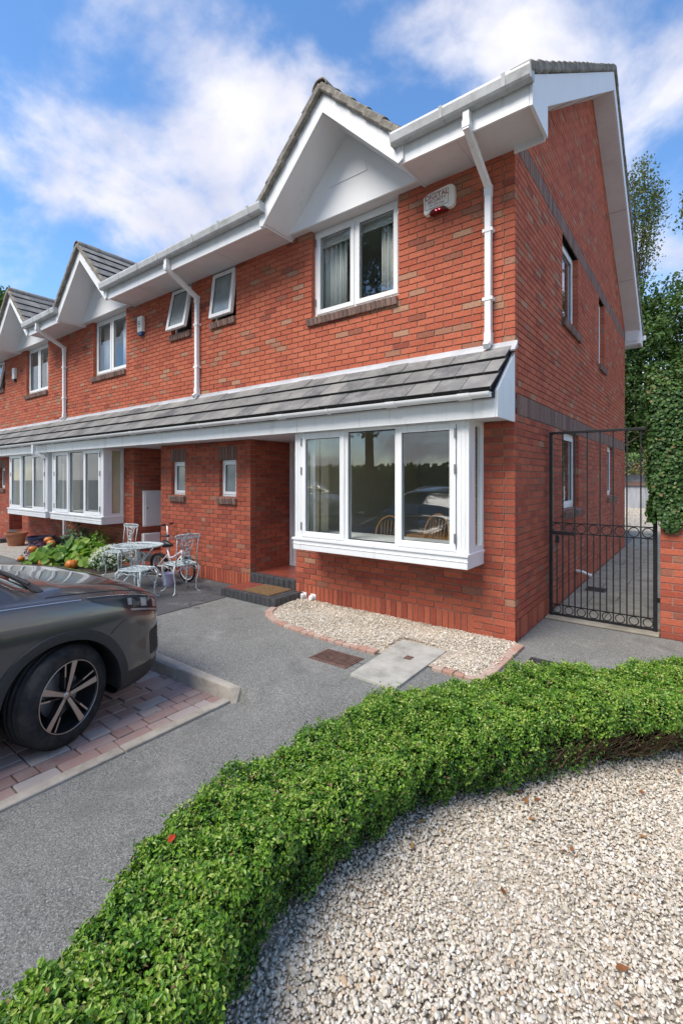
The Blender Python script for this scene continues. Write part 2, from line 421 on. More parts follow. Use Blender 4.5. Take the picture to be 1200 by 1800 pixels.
# ------------------------------------------------------------------ brickwork
ORI = {'F': (Vector((1, 0, 0)), Vector((0, -1, 0)), 0.0), 'E': (Vector((0, 1, 0)), Vector((1, 0, 0)), R(90)), 'W': (Vector((0, 1, 0)), Vector((-1, 0, 0)), R(90))}
CO = 0.075
def pos_of(ori, plane, u, z):
    return Vector((u, plane, z)) if ori == 'F' else Vector((plane, u, z))
class Bricks:
    def __init__(s): s.b = []
    def add(s, ori, plane, u0, u1, z0, z1, tone, D=0.014, mat='brick', jit=0.0015):
        if u1 - u0 < 0.02: return
        s.b.append((ori, plane + (random.uniform(-jit, jit) if D < 0.05 else 0), u0, u1, z0, z1, tone, D, mat))
    def course_wall(s, ori, plane, U0, U1, Z0, Z1, holes=(), tone=None, lo=None, hi=None, top=None, bands=()):
        """holes: (u0,u1,z0,z1); lo/hi: quoin ends: 'q0' brick runs through on even courses, 'q1' on odd ones, None plain"""
        k0, k1 = int(round(Z0 / CO)), int(round(Z1 / CO))
        for kk in range(k0, k1):
            z0 = kk * CO; zc = z0 + 0.0375
            if any(a <= zc <= b for a, b in bands): continue
            a, b = U0, U1
            if lo in ('q0', 'q1') and (kk % 2 == 0) != (lo == 'q0'): a += 0.1125
            if hi in ('q0', 'q1') and (kk % 2 == 0) != (hi == 'q0'): b -= 0.1125
            free = [(a, b)]
            for (h0, h1, g0, g1) in holes:
                if g0 < zc < g1:
                    nf = []
                    for p, q in free:
                        if h1 <= p or h0 >= q: nf.append((p, q))
                        else:
                            if h0 > p: nf.append((p, h0))
                            if h1 < q: nf.append((h1, q))
                    free = nf
            off = (kk % 2) * 0.1125
            for p, q in free:
                i0 = math.floor((p - U0 - off) / 0.225) - 1
                u = U0 + off + i0 * 0.225
                while u < q:
                    x0, x1 = max(u, p), min(u + 0.215, q)
                    if x1 - p < 0.055: u += 0.225; continue
                    if u - p < 0.065: x0 = p
                    if q - x1 < 0.065: x1 = q
                    if x0 > p and q - x0 < 0.055: break
                    if x1 - x0 > 0.03:
                        if top is None or z0 + 0.02 < min(top(x0), top(x1)):
                            edge = x0 - p < 0.02 or q - x1 < 0.02
                            s.add(ori, plane, x0, x1, z0 + 0.005, z0 + 0.07, tone(x0, zc), 0.1025 if edge else 0.014)
                    u += 0.225
    def soldiers(s, ori, plane, U0, U1, Z0, mat='brick', tone=None, H=0.215):
        n = max(1, int(round((U1 - U0) / CO))); p = (U1 - U0) / n
        for i in range(n):
            s.add(ori, plane, U0 + i * p + 0.005, U0 + (i + 1) * p - 0.005, Z0 + 0.005, Z0 + 0.005 + H, tone() if tone else random.random(), 0.1025 if i in (0, n - 1) else 0.014, mat)
    def emit(s, parent, nsingle):
        groups = {}
        scored = []
        for i, (ori, pl, u0, u1, z0, z1, tone, D, mat) in enumerate(s.b):
            U, N, rz = ORI[ori]
            c = pos_of(ori, pl, (u0 + u1) / 2, (z0 + z1) / 2)
            v = c - CAM; d = v.dot(FWD)
            sc = 0
            if d > 0.3:
                px = 600 + FPX * v.dot(RGT) / d; py = 840 - FPX * v.z / d
                a = c + U * (u1 - u0) - CAM
                wpx = abs(600 + FPX * a.dot(RGT) / max(0.2, a.dot(FWD)) - px)
                if 0 <= px <= 1200 and 0 <= py <= 1800 and (CAM - c).dot(N) > 0:
                    sc = wpx * FPX * (z1 - z0) / d
            scored.append((sc, i))
        scored.sort(reverse=True)
        single = set(i for sc, i in scored[:nsingle] if sc > 30)
        for i, (ori, pl, u0, u1, z0, z1, tone, D, mat) in enumerate(s.b):
            U, N, rz = ORI[ori]
            if i in single:
                c = pos_of(ori, pl, (u0 + u1) / 2, (z0 + z1) / 2) - N * (D / 2)
                piece('brick', (u1 - u0, D, z1 - z0), mat, tone, c, (0, 0, rz), parent, 0.003)
            else:
                m = groups.setdefault(mat, MB())
                cc = 0.003
                P = lambda u, n_, z: pos_of(ori, pl, u, z) + N * n_
                vs = [P(u0, -D, z0), P(u1, -D, z0), P(u1, -D, z1), P(u0, -D, z1), P(u0, -cc, z0), P(u1, -cc, z0), P(u1, -cc, z1), P(u0, -cc, z1),
                      P(u0 + cc, 0, z0 + cc), P(u1 - cc, 0, z0 + cc), P(u1 - cc, 0, z1 - cc), P(u0 + cc, 0, z1 - cc)]
                fs = [(0, 1, 5, 4), (1, 2, 6, 5), (2, 3, 7, 6), (3, 0, 4, 7), (4, 5, 9, 8), (5, 6, 10, 9), (6, 7, 11, 10), (7, 4, 8, 11), (8, 9, 10, 11)]
                if ori == 'E': fs = [tuple(reversed(f)) for f in fs] if U.cross(Vector((0, 0, 1))).dot(N) < 0 else fs
                m.faces(vs, fs, tone)
        for mat, m in groups.items():
            o = m.build('brickwork', mat, parent); o['kind'] = 'stuff'

def tone_up(u, z):
    r = random.random()
    if r < 0.09: return random.uniform(0.80, 1.0)
    if r < 0.13: return random.uniform(0.55, 0.75)
    return random.uniform(0.0, 0.40)
def tone_low(u, z):
    r = random.random()
    if r < 0.12: return random.uniform(0.58, 0.80)
    if r < 0.14: return random.uniform(0.82, 0.95)
    return random.uniform(0.22, 0.56)
def tone_red():
    return random.uniform(0.1, 0.6)

def backing(ori, plane, U0, U1, Z0, Z1, holes, inset=0.011, th=0.09, grow=0.004):
    """mortar sheet with reveals at its openings"""
    m = MB(); U, N, rz = ORI[ori]
    hs = [(a - grow, b + grow, c_ - grow, d_ + grow) for a, b, c_, d_ in holes]
    us = sorted(set([U0, U1] + [min(max(x, U0), U1) for h in hs for x in h[:2]]))
    zs = sorted(set([Z0, Z1] + [min(max(x, Z0), Z1) for h in hs for x in h[2:]]))
    P = lambda u, n_, z: pos_of(ori, plane, u, z) - N * n_
    full = {}
    for i in range(len(us) - 1):
        for j in range(len(zs) - 1):
            uc, zc = (us[i] + us[i + 1]) / 2, (zs[j] + zs[j + 1]) / 2
            full[i, j] = not any(a < uc < b and c_ < zc < d_ for a, b, c_, d_ in hs)
    for (i, j), f in full.items():
        if not f: continue
        a, b, c_, d_ = us[i], us[i + 1], zs[j], zs[j + 1]
        m.poly([P(a, inset, c_), P(b, inset, c_), P(b, inset, d_), P(a, inset, d_)])
        m.poly([P(a, th, c_), P(a, th, d_), P(b, th, d_), P(b, th, c_)])
        if not full.get((i - 1, j), False): m.poly([P(a, inset, c_), P(a, inset, d_), P(a, th, d_), P(a, th, c_)])
        if not full.get((i + 1, j), False): m.poly([P(b, inset, c_), P(b, th, c_), P(b, th, d_), P(b, inset, d_)])
        if not full.get((i, j - 1), False): m.poly([P(a, inset, c_), P(a, th, c_), P(b, th, c_), P(b, inset, c_)])
        if not full.get((i, j + 1), False): m.poly([P(a, inset, d_), P(b, inset, d_), P(b, th, d_), P(a, th, d_)])
    return m

def ring(m, a0, a1, z0, z1, b0, b1, wd, T):
    for (p, q, r_, s_) in ((a0, a0 + wd, z0, z1), (a1 - wd, a1, z0, z1), (a0 + wd, a1 - wd, z0, z0 + wd), (a0 + wd, a1 - wd, z1 - wd, z1)):
        mm = MB().box(p, q, b0, b1, r_, s_)
        m.faces([T(v) for v in mm.v], mm.f)
TF = lambda v: v
TE = lambda v: (-v[1], v[0], v[2])

def casement(parent, a0, a1, z0, z1, b, T, pane='window_glass', hinge=None, wd=0.062, tilt=0.0):
    """opening light: frame, pane and hinges; tilt swings the bottom out about the top edge"""
    def TT(v):
        x, y, z = v
        if tilt:
            dz = z - z1; dy = y - b
            y = b + dy * math.cos(tilt) + dz * math.sin(tilt); z = z1 + dz * math.cos(tilt) - dy * math.sin(tilt)
        return T((x, y, z))
    m = MB(); ring(m, a0, a1, z0, z1, b, b + 0.06, wd, TT); m.build('casement', 'white_pvc', parent, bevel=0.004)
    m = MB(); mm = MB().box(a0 + wd - 0.004, a1 - wd + 0.004, b + 0.026, b + 0.032, z0 + wd - 0.004, z1 - wd + 0.004)
    m.faces([TT(v) for v in mm.v], mm.f); m.build('pane', pane, parent)
    m = MB(); ring(m, a0 + wd - 0.001, a1 - wd + 0.001, z0 + wd - 0.001, z1 - wd + 0.001, b + 0.018, b + 0.025, 0.007, TT); m.build('gasket', 'dark_gap', parent)
    if hinge is not None:
        for f in (0.08, 0.36, 0.9) if z1 - z0 > 1.2 else (0.1, 0.85):
            zz_ = z1 - f * (z1 - z0)
            mm = MB().box(hinge - 0.009, hinge + 0.009, b - 0.012, b + 0.004, zz_ - 0.05, zz_ + 0.05)
            MB().faces([T(v) for v in mm.v], mm.f).build('hinge', 'hinge_metal', parent)

def brick_sill(parent, a0, a1, z, ori, plane=0.0, proj=0.05, h=0.10, depth=0.15):
    U, N, rz = ORI[ori]
    s_ = empty('window_sill', pos_of(ori, plane, (a0 + a1) / 2, z), parent=parent)
    n = max(2, int(round((a1 - a0) / CO))); p = (a1 - a0) / n
    for i in range(n):
        c = pos_of(ori, plane, a0 + (i + 0.5) * p, z - h / 2 - 0.012 + random.uniform(-.002, .002)) + N * (proj - depth / 2 + random.uniform(-.003, .003))
        e = Euler((R(-11) * -1, 0, rz)) if ori == 'F' else Euler((R(11), 0, rz))
        piece('brick', (p - 0.010, depth, h), 'brick_dark', random.random(), c, e, s_, 0.006)
    c = pos_of(ori, plane, (a0 + a1) / 2, z - h / 2 - 0.014) + N * (proj - depth / 2 - 0.006)
    piece('mortar_bed', (a1 - a0 - 0.012, depth - 0.012, h - 0.012), 'mortar', 0.5, c, Euler((R(11), 0, rz)), s_, 0)

ZR, YE, PITCH = 5.40, -0.07, 0.69
YRIDGE = 4.41
ZE = 5.37          # underside of the roof at the eave
def zb(y):
    y = y if y <= YRIDGE else 2 * YRIDGE - y
    return ZR + PITCH * (y - YE)

def tile_run(parent, A, B, xa, xb, courses, width=0.30, th=0.034, lap=1.3, rowoff=True):
    """roof tiles laid from the eave line (Y,Z)=A up to B, between X=xa..xb"""
    A = Vector((0, A[0], A[1])); B = Vector((0, B[0], B[1])); d = B - A; L = d.length; d.normalize()
    nrm = Vector((0, -d.z, d.y)); ex = L / courses; tl = ex * lap
    ang = math.atan2(d.z, d.y)
    for c_ in range(courses):
        x = xb if not (rowoff and c_ % 2) else xb + width / 2
        while x > xa + 0.02:
            r_, l_ = min(x, xb), max(x - width, xa)
            if r_ - l_ > 0.03:
                ctr = A + d * (c_ * ex + tl / 2) + nrm * (0.030 + random.uniform(-.002, .002))
                ctr.x = (r_ + l_) / 2
                if c_ == courses - 1: pass
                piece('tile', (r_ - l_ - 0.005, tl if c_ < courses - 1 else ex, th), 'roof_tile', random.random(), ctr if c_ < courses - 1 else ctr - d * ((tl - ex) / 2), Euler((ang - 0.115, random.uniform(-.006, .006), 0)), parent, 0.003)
            x -= width

def build_house(name, label, b, s, first, nsingle, xl, xr, group=None, tilt=7):
    """b + s*u maps the distance u from the gable end into X; the house stands between X=xl and X=xr"""
    X = lambda u: b + s * u
    def XX(u0, u1): return (min(X(u0), X(u1)), max(X(u0), X(u1)))
    H = empty(name, ((xl + xr) / 2, 0, 0), label, 'house', group)
    ue = -0.34 if first else 0.2          # gable-side end of the eave in u
    # openings of the front wall
    W_gab, W_bath, W_wc = (1.40, 2.80, 3.975, 5.25), (4.40, 5.02, 4.35, 5.25), (4.40, 4.82, 1.425, 2.025)
    P_, B_ = (3.10, 4.06, 0.0, 2.4), (0.42, 2.62, 0.90, 2.4)
    holes = [XX(h[0], h[1]) + (h[2], h[3]) for h in (W_gab, W_bath, W_wc, P_, B_)]
    br = Bricks()
    hi = 'q0' if first else None
    lin = [XX(4.38, 4.84) + (2.02, 2.26)]
    br.course_wall('F', 0.0, xl, xr, 0.225, 2.40, holes + lin, tone_low, hi=hi)
    br.soldiers('F', 0.0, *XX(4.38, 4.84), 2.025, 'brick_dark')
    br.course_wall('F', 0.0, xl, xr, 3.0, 5.25, holes, tone_up, hi=hi)
    if first: br.course_wall('F', 0.0, -0.6, xr, 2.40, 3.0, (), tone_low, hi=hi)
    # soldier course along the base
    for (p, q) in ((xl, XX(3.10, 4.06)[0]), (XX(3.10, 4.06)[1], xr - (0.44 if first else 0))):
        br.soldiers('F', 0.0, p, q, 0.0, tone=tone_red)
    if first: br.course_wall('F', 0.0, xr - 0.45, xr, 0.0, 0.225, (), tone_low, hi=hi)
    # porch cheeks
    for u, o in ((4.06, 'E' if s < 0 else 'W'), (3.10, 'W' if s < 0 else 'E')):
        br.course_wall(o, X(u), 0.115, 0.95, 0.225, 2.40, (), tone_low)
        br.soldiers(o, X(u), 0.115, 0.95, 0.0, tone=tone_red)
        m = backing(o, X(u), 0.008, 0.97, 0.0, 2.38, [], th=0.06)
        m.build('porch_wall', 'mortar', H)
    m = backing('F', 0.0, xl, xr - (0.008 if first else 0), 0.0, 5.26, holes)
    m.build('front_wall', 'mortar', H)
    if first:
        D = 8.83
        sw = [(2.10, 3.16, 3.975, 5.175), (5.03, 5.68, 3.90, 5.175), (2.13, 3.20, 1.275, 2.40), (6.04, 6.98, 1.35, 2.40)]
        bands = [(2.40, 2.625), (5.175, 5.40)]
        top = lambda y: zb(y) + 0.10
        br.course_wall('E', 0.0, 0.0, D, 0.225, 8.7, sw, lambda u, z: tone_up(u, z) * 0.9 + 0.08 if z > 2.5 else tone_low(u, z), lo='q1', top=top, bands=bands)
        br.soldiers('E', 0.0, 0.0, D, 0.0, tone=tone_red)
        br.soldiers('E', 0.0, 0.0, D, 2.40, 'brick_dark')
        br.soldiers('E', 0.0, 0.10, D, 5.175, 'brick_dark')
        m = backing('E', 0.0, 0.008, D, 0.0, 5.175, sw, inset=0.013)
        yr = YRIDGE
        m.poly([(-0.013, 0.008, 5.175), (-0.013, D, 5.175), (-0.013, D, zb(D) + 0.1), (-0.013, yr, zb(yr) + 0.1), (-0.013, 0.008, zb(0) + 0.1)])
        m.box(-0.09, -0.013, D - 0.2, D, 0, 5.2)
        m.build('side_wall', 'mortar', H)
        MB().box(xl, -0.02, D - 0.1, D - 0.01, 0, 5.3).build('rear_wall', 'mortar', H)
        for (a0, a1, z0, z1) in sw:
            w_ = empty('side_window', (-0.09, (a0 + a1) / 2, z0), parent=H)
            m = MB(); ring(m, a0, a1, z0, z1, 0.085, 0.15, 0.05, TE); m.build('frame', 'white_pvc', w_, bevel=0.003)
            casement(w_, a0 + 0.045, a1 - 0.045, z0 + 0.045, z1 - 0.045, 0.075, TE, 'obscure_glass' if a1 - a0 < 0.8 else 'window_glass')
            brick_sill(H, a0 - 0.06, a1 + 0.06, z0, 'E', 0.0, 0.055)
    br.emit(H, nsingle)
    # ---- inner walls, so that the windows look into rooms
    m = MB(); IN = 'inner_plaster'
    m.box(xl + 0.01, xr - 0.14, 3.4, 3.45, 0.2, 5.2)
    m.box(xl + 0.01, xr - 0.14, 0.10, 8.7, 2.55, 2.75)
    m.box(xl + 0.01, xr - 0.14, 0.10, 8.7, 5.27, 5.32)
    m.box(xl, xl + 0.06, 0.1, 8.7, 0, 5.2)
    a, c_ = XX(3.22, 3.28); m.box(a, c_, 0.1, 3.4, 2.75, 5.27)
    a, c_ = XX(4.28, 4.33); m.box(a, c_, 0.1, 3.4, 2.75, 5.27)
    a, c_ = XX(4.12, 4.30); m.box(a, c_, 0.1, 3.4, 0.2, 2.55)
    m.build('inner_wall', IN, H)
    a, c_ = XX(2.95, 3.03); MB().box(a, c_, 0.1, 3.4, 0.2, 2.55).build('living_room_wall', 'cream_wall', H)
    MB().box(xl + 0.06, xr - 0.14, 0.09, 8.7, 0.0, 0.22).build('inner_floor', 'inner_floor', H)
    # ---- gable window
    a0, a1 = XX(1.40, 2.80); am = (a0 + a1) / 2
    w_ = empty('bedroom_window', (am, 0.07, 3.975), parent=H)
    m = MB(); ring(m, a0, a1, 3.975, 5.186, 0.075, 0.14, 0.05, TF); m.box(am - 0.03, am + 0.03, 0.076, 0.14, 4.025, 5.136); m.build('frame', 'white_pvc', w_, bevel=0.003)
    casement(w_, a0 + 0.045, am - 0.012, 4.02, 5.145, 0.060, TF, hinge=a0 + 0.03)
    casement(w_, am + 0.012, a1 - 0.045, 4.02, 5.145, 0.060, TF, hinge=a1 - 0.03)
    brick_sill(H, a0 - 0.07, a1 + 0.0, 3.975, 'F')
    # ---- bathroom window, tilted open
    a0, a1 = XX(4.40, 5.02)
    w_ = empty('bathroom_window', ((a0 + a1) / 2, 0.07, 4.35), parent=H)
    m = MB(); ring(m, a0, a1, 4.35, 5.16, 0.085, 0.14, 0.035, TF); m.build('frame', 'white_pvc', w_, bevel=0.003)
    casement(w_, a0 + 0.03, a1 - 0.03, 4.38, 5.13, 0.0, TF, 'obscure_glass', tilt=R(tilt))
    brick_sill(H, a0 - 0.02, a1 + 0.0, 4.35, 'F')
    # ---- cloakroom window
    a0, a1 = XX(4.40, 4.82)
    w_ = empty('cloakroom_window', ((a0 + a1) / 2, 0.07, 1.425), parent=H)
    m = MB(); ring(m, a0, a1, 1.425, 2.025, 0.07, 0.13, 0.04, TF); m.build('frame', 'white_pvc', w_, bevel=0.003)
    casement(w_, a0 + 0.03, a1 - 0.03, 1.455, 1.995, 0.058, TF, 'obscure_glass', wd=0.05)
    brick_sill(H, a0 - 0.03, a1 + 0.03, 1.425, 'F')
    # ---- bay window
    a0, a1 = XX(0.33, 2.72)
    bw = empty('bay_window', ((a0 + a1) / 2, -0.42, 0.80), parent=H)
    m = MB(); m.box(a0, a1, -0.46, -0.002, 0.80, 0.925); m.box(a0 - 0.012, a1 + 0.012, -0.475, -0.002, 0.925, 0.955); m.box(a0 - 0.006, a1 + 0.006, -0.467, -0.3, 0.872, 0.880)
    m.build('sill', 'white_pvc', bw, bevel=0.004)
    MB().box(a0 + 0.06, a1 - 0.06, -0.36, 0.25, 0.956, 0.985).build('window_board', 'white_board', bw)
    for p, q in ((a0, a0 + 0.13), (a1 - 0.13, a1)):
        m = MB(); m.box(p, q, -0.42, -0.30, 0.955, 2.335); e = 0.012
        m.box(p + 0.035, p + 0.05, -0.424, -0.421, 0.956, 2.335); m.box(q - 0.05, q - 0.035, -0.424, -0.421, 0.956, 2.335)
        m.build('corner_post', 'white_pvc', bw, bevel=0.004)
    m = MB(); m.box(a0 + 0.13, a1 - 0.13, -0.415, -0.34, 2.285, 2.335); m.build('head', 'white_pvc', bw)
    m = MB(); m.box(a0 + 0.13, a1 - 0.13, -0.415, -0.34, 0.956, 0.985); m.build('bottom_rail', 'white_pvc', bw)
    ms_ = [XX(1.16, 1.20), XX(1.86, 1.92)]
    for p, q in ms_: MB().box(p, q, -0.415, -0.34, 0.986, 2.284).build('mullion', 'white_pvc', bw)
    for (u0, u1, op) in ((0.47, 1.175, 'r'), (1.20, 1.86, None), (1.905, 2.60, 'l')):
        p, q = XX(u0, u1)
        if op:
            hg = (q - 0.004 if (op == 'r') == (s < 0) else p + 0.004)
            casement(bw, p, q, 0.972, 2.298, -0.432, TF, hinge=hg, wd=0.068)
        else:
            MB().box(p - 0.003, q + 0.003, -0.385, -0.379, 0.98, 2.29).build('pane', 'window_glass', bw)
            m = MB(); ring(m, p, q, 0.986, 2.284, -0.392, -0.386, 0.012, TF); m.build('gasket', 'dark_gap', bw)
    for xs in (a0 + 0.03, a1 - 0.03):
        m = MB(); y0, y1 = -0.299, -0.003
        for (p, q, r_, t_) in ((y0, y0 + .05, .955, 2.335), (y1 - .05, y1, .955, 2.335), (y0 + .05, y1 - .05, .955, 1.01), (y0 + .05, y1 - .05, 2.28, 2.335)): m.box(xs - 0.028, xs + 0.028, p, q, r_, t_)
        m.build('side_frame', 'white_pvc', bw, bevel=0.003)
        MB().box(xs - 0.003, xs + 0.003, y0 + .045, y1 - .045, 1.0, 2.29).build('pane', 'window_glass', bw)
    p, q = XX(2.64, 2.655); MB().box(p, q, -0.31, -0.01, 1.0, 2.30).build('side_blind', 'cream_wall', bw)
    for u0, u1 in ((0.42, 0.435), (2.605, 2.62)):
        p, q = XX(u0, u1); MB().box(p, q, -0.02, 0.14, 0.95, 2.34).build('jamb_lining', 'cream_wall', bw)
    # ---- canopy over the ground floor
    cr_ = xr - 0.03 if first else xr
    cp = empty('canopy_roof', ((xl + xr) / 2, -0.3, 2.33), parent=H)
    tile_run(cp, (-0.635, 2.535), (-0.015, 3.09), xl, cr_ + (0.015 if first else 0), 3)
    m = MB(); m.prism([(xl, -0.60, 2.52), (xl, -0.005, 3.055), (xl, -0.005, 2.98), (xl, -0.52, 2.50)], (cr_ - xl, 0, 0)); m.build('batten_deck', 'dark_gap', cp)
    m = MB(); m.prism([(xl, -0.004, 3.16), (xl, -0.022, 3.16), (xl, -0.03, 3.125), (xl, -0.115, 3.045), (xl, -0.105, 3.03), (xl, -0.004, 3.09)], (xr + (0.03 if first else 0) - xl, 0, 0)); m.build('flashing', 'lead_flashing', cp)
    m = MB(); m.box(xl, cr_, -0.52, -0.495, 2.315, 2.50); m.build('fascia', 'white_pvc', cp)
    if first: MB().box(-1.02, -1.005, -0.524, -0.519, 2.317, 2.498).build('fascia_joint', 'white_pvc', cp); 
    if first: MB().box(cr_ - 0.11, cr_ + 0.004, -0.526, -0.519, 2.314, 2.49).build('fascia_corner', 'white_pvc', cp)
    MB().box(xl, cr_, -0.494, 0.0, 2.335, 2.35).build('soffit', 'white_board', cp)
    a, c_ = XX(3.10, 4.06); MB().box(a, c_, 0.002, 0.96, 2.336, 2.352).build('porch_ceiling', 'white_board', cp)
    if first:
        m = MB(); m.prism([(-0.03, -0.52, 2.315), (-0.03, 0.0, 2.315), (-0.03, 0.0, 3.04), (-0.03, -0.52, 2.575)], (0.028, 0, 0)); m.build('cheek_board', 'white_pvc', cp)
    # half-round gutter on brackets
    prof = [(-0.565 - 0.052 + 0.052 * math.cos(a_), 2.565 - 0.052 * math.sin(a_) - 0.02) for a_ in [math.pi * i / 10 for i in range(11)]]
    inn = [(-0.617 + 0.047 * math.cos(a_), 2.545 - 0.047 * math.sin(a_)) for a_ in [math.pi * i / 10 for i in range(10, -1, -1)]]
    ge = cr_ - 0.02 if first else xr
    g = MB().prism([(xl, y, z) for y, z in prof + inn], (ge - xl, 0, 0)).build('gutter', 'white_pvc', H)
    smooth_angle(g, 40)
    x = xr - 0.35
    while x > xl:
        m = MB(); pr = [(-0.617 + 0.060 * math.cos(a_), 2.545 - 0.060 * math.sin(a_)) for a_ in [math.pi * i / 10 for i in range(11)]]
        wd = 0.03 if random.random() < 0.72 else 0.12
        m.prism([(x, y, z) for y, z in pr] + [(x, -0.669, 2.548), (x, -0.565, 2.548)], (wd, 0, 0)); m.build('bracket', 'white_pvc', g)
        x -= 0.83
    if first:
        MB().prism([(ge, y, z) for y, z in prof], (0.012, 0, 0)).build('stop_end', 'white_pvc', g)
    # ---- porch: door, floor, step
    p, q = XX(3.10, 4.06)
    dr = empty('front_door', ((p + q) / 2, 0.9, 0.25), parent=H)
    m = MB(); ring(m, p + 0.012, q - 0.012, 0.20, 2.33, 0.87, 0.95, 0.06, TF); m.build('frame', 'white_pvc', dr)
    MB().box(p + 0.075, q - 0.075, 0.90, 0.945, 0.265, 2.265).build('leaf', 'white_board', dr)
    hxx = q - 0.12 if s < 0 else p + 0.12
    MB().box(hxx - 0.01, hxx + 0.01, 0.86, 0.90, 1.22, 1.38).build('handle', 'hinge_metal', dr)
    for zz0, zz1 in ((0.4, 1.1), (1.3, 2.1)):
        for f0, f1 in ((0.16, 0.46), (0.54, 0.84)):
            wdt = q - p - 0.15; MB().box(p + 0.075 + wdt * f0, p + 0.075 + wdt * f1, 0.893, 0.90, zz0, zz1).build('panel', 'white_board', dr)
    # floor of red tiles with a black nosing
    st = empty('doorstep', ((p + q) / 2, -0.2, 0), parent=H)
    MB().box(p + 0.004, q - 0.004, 0.05, 0.90, 0.0, 0.236).build('slab', 'grout', st)
    n = 6; tw = (q - p - 0.02) / n
    for i in range(n):
        for j in range(5):
            piece('tile', (tw - 0.008, 0.147, 0.012), 'red_tile', random.random(), (p + 0.01 + (i + .5) * tw, 0.085 + 0.155 * (j + .5), 0.241), (0, 0, 0), st, 0.002)
    n = 9; tw = (q - p - 0.01) / n
    for i in range(n):
        piece('tile', (tw - 0.006, 0.10, 0.012), 'black_tile', random.random(), (p + 0.005 + (i + .5) * tw, 0.034, 0.244), (0, 0, 0), st, 0.003)
        piece('tile', (tw - 0.006, 0.014, 0.118), 'black_tile', random.random(), (p + 0.005 + (i + .5) * tw, -0.012, 0.180), (0, 0, 0), st, 0.003)
    MB().box(p + 0.006, q - 0.006, -0.005, 0.06, 0.0, 0.232).build('riser_core', 'grout', st)
    lo_, hi_ = (p - 0.0, q + 0.16) if s < 0 else (p - 0.16, q)
    MB().box(lo_ + 0.012, hi_ - 0.012, -0.555, -0.022, 0.0, 0.108).build('lower_slab', 'grout', st)
    n = 12; tw = (hi_ - lo_) / n
    for i in range(n):
        xx = lo_ + (i + .5) * tw
        piece('tile', (tw - 0.006, 0.014, 0.106), 'black_tile', random.random(), (xx, -0.562, 0.056), (0, 0, 0), st, 0.003)
        piece('tile', (tw - 0.006, 0.085, 0.012), 'black_tile', random.random(), (xx, -0.527, 0.114), (0, 0, 0), st, 0.003)
        if i < 4 or i > 9:
            for j in range(4):
                if s < 0 and i > 9 or s > 0 and i < 2:
                    mt_ = 'black_tile'
                else: mt_ = 'red_tile'
                piece('tile', (tw - 0.006, 0.105, 0.012), mt_, random.random(), (xx, -0.427 + 0.113 * j, 0.1135), (0, 0, 0), st, 0.003)
    for xe in (lo_ + 0.004, hi_ - 0.004):
        for j in range(6):
            piece('tile', (0.014, 0.084, 0.106), 'black_tile', random.random(), (xe, -0.505 + 0.09 * j, 0.056), (0, 0, 0), st, 0.003)
    H['mat_at'] = [lo_ + 4 * tw, lo_ + 10 * tw]
    # ---- eaves: fascia, soffit, gutter on both sides of the gable
    def span(u0, u1): return XX(u0, u1)
    for u0, u1 in ((ue if not first else -0.30, 1.06), (3.14, 5.3)):
        p, q = span(u0, u1)
        MB().box(p, q, -0.575, -0.55, 5.11, 5.35).build('fascia', 'white_pvc', H)
        pu, qu = span(u0, 1.05 if u1 < 2 else u1) if u1 < 2 else span(3.15, u1)
        sf_ = MB().box(p, q, -0.549, 0.03, 5.155, 5.17).build('soffit', 'soffit_board', H)
        for fr_ in (0.46,): MB().box(p + (q - p) * fr_, p + (q - p) * fr_ + 0.003, -0.545, -0.01, 5.1538, 5.1552).build('board_joint', 'grout', sf_)
        g0, g1 = span(-0.34 if (first and u0 < 0) else u0, u1 + (0.03 if u1 < 2 else 0)) if u1 < 2 else span(u0 - 0.03, u1)
        pr = [(y_, z_ - 0.12) for y_, z_ in [(-0.578, 5.52), (-0.578, 5.42), (-0.60, 5.405), (-0.675, 5.405), (-0.69, 5.425), (-0.705, 5.50), (-0.70, 5.525), (-0.69, 5.525), (-0.685, 5.50), (-0.675, 5.425), (-0.60, 5.42), (-0.588, 5.43), (-0.588, 5.52)]]
        g = MB().prism([(g0, y, z) for y, z in pr], (g1 - g0, 0, 0)).build('gutter', 'gutter_grey', H)
        for xe, dx in ((g0, -0.01), (g1, 0.01)):
            if abs(xe - xl) > 0.05 and abs(xe - xr) > 0.05:
                MB().prism([(xe, -0.578, 5.405), (xe, -0.578, 5.29), (xe, -0.60, 5.28), (xe, -0.68, 5.28), (xe, -0.71, 5.41)], (dx, 0, 0)).build('stop_end', 'gutter_grey', g)
        x = g1 - 0.25
        while x > g0 + 0.1:
            prb = [(y_, z_ - 0.12) for y_, z_ in [(-0.577, 5.415), (-0.60, 5.398), (-0.678, 5.398), (-0.697, 5.42), (-0.712, 5.53), (-0.706, 5.53), (-0.690, 5.424), (-0.676, 5.404), (-0.60, 5.404), (-0.577, 5.42)]]
            MB().prism([(x, y, z) for y, z in prb], (0.035, 0, 0)).build('bracket', 'gutter_grey', g)
            x -= 0.62
    # ---- gable over the bedroom window
    ga = empty('gable', (X(2.1), -0.3, 5.2), parent=H)
    AZ, FZ, uc, hw = 6.16, 5.145, 2.1, 1.05
    sl_ = (AZ - FZ) / hw
    dv = 0.27
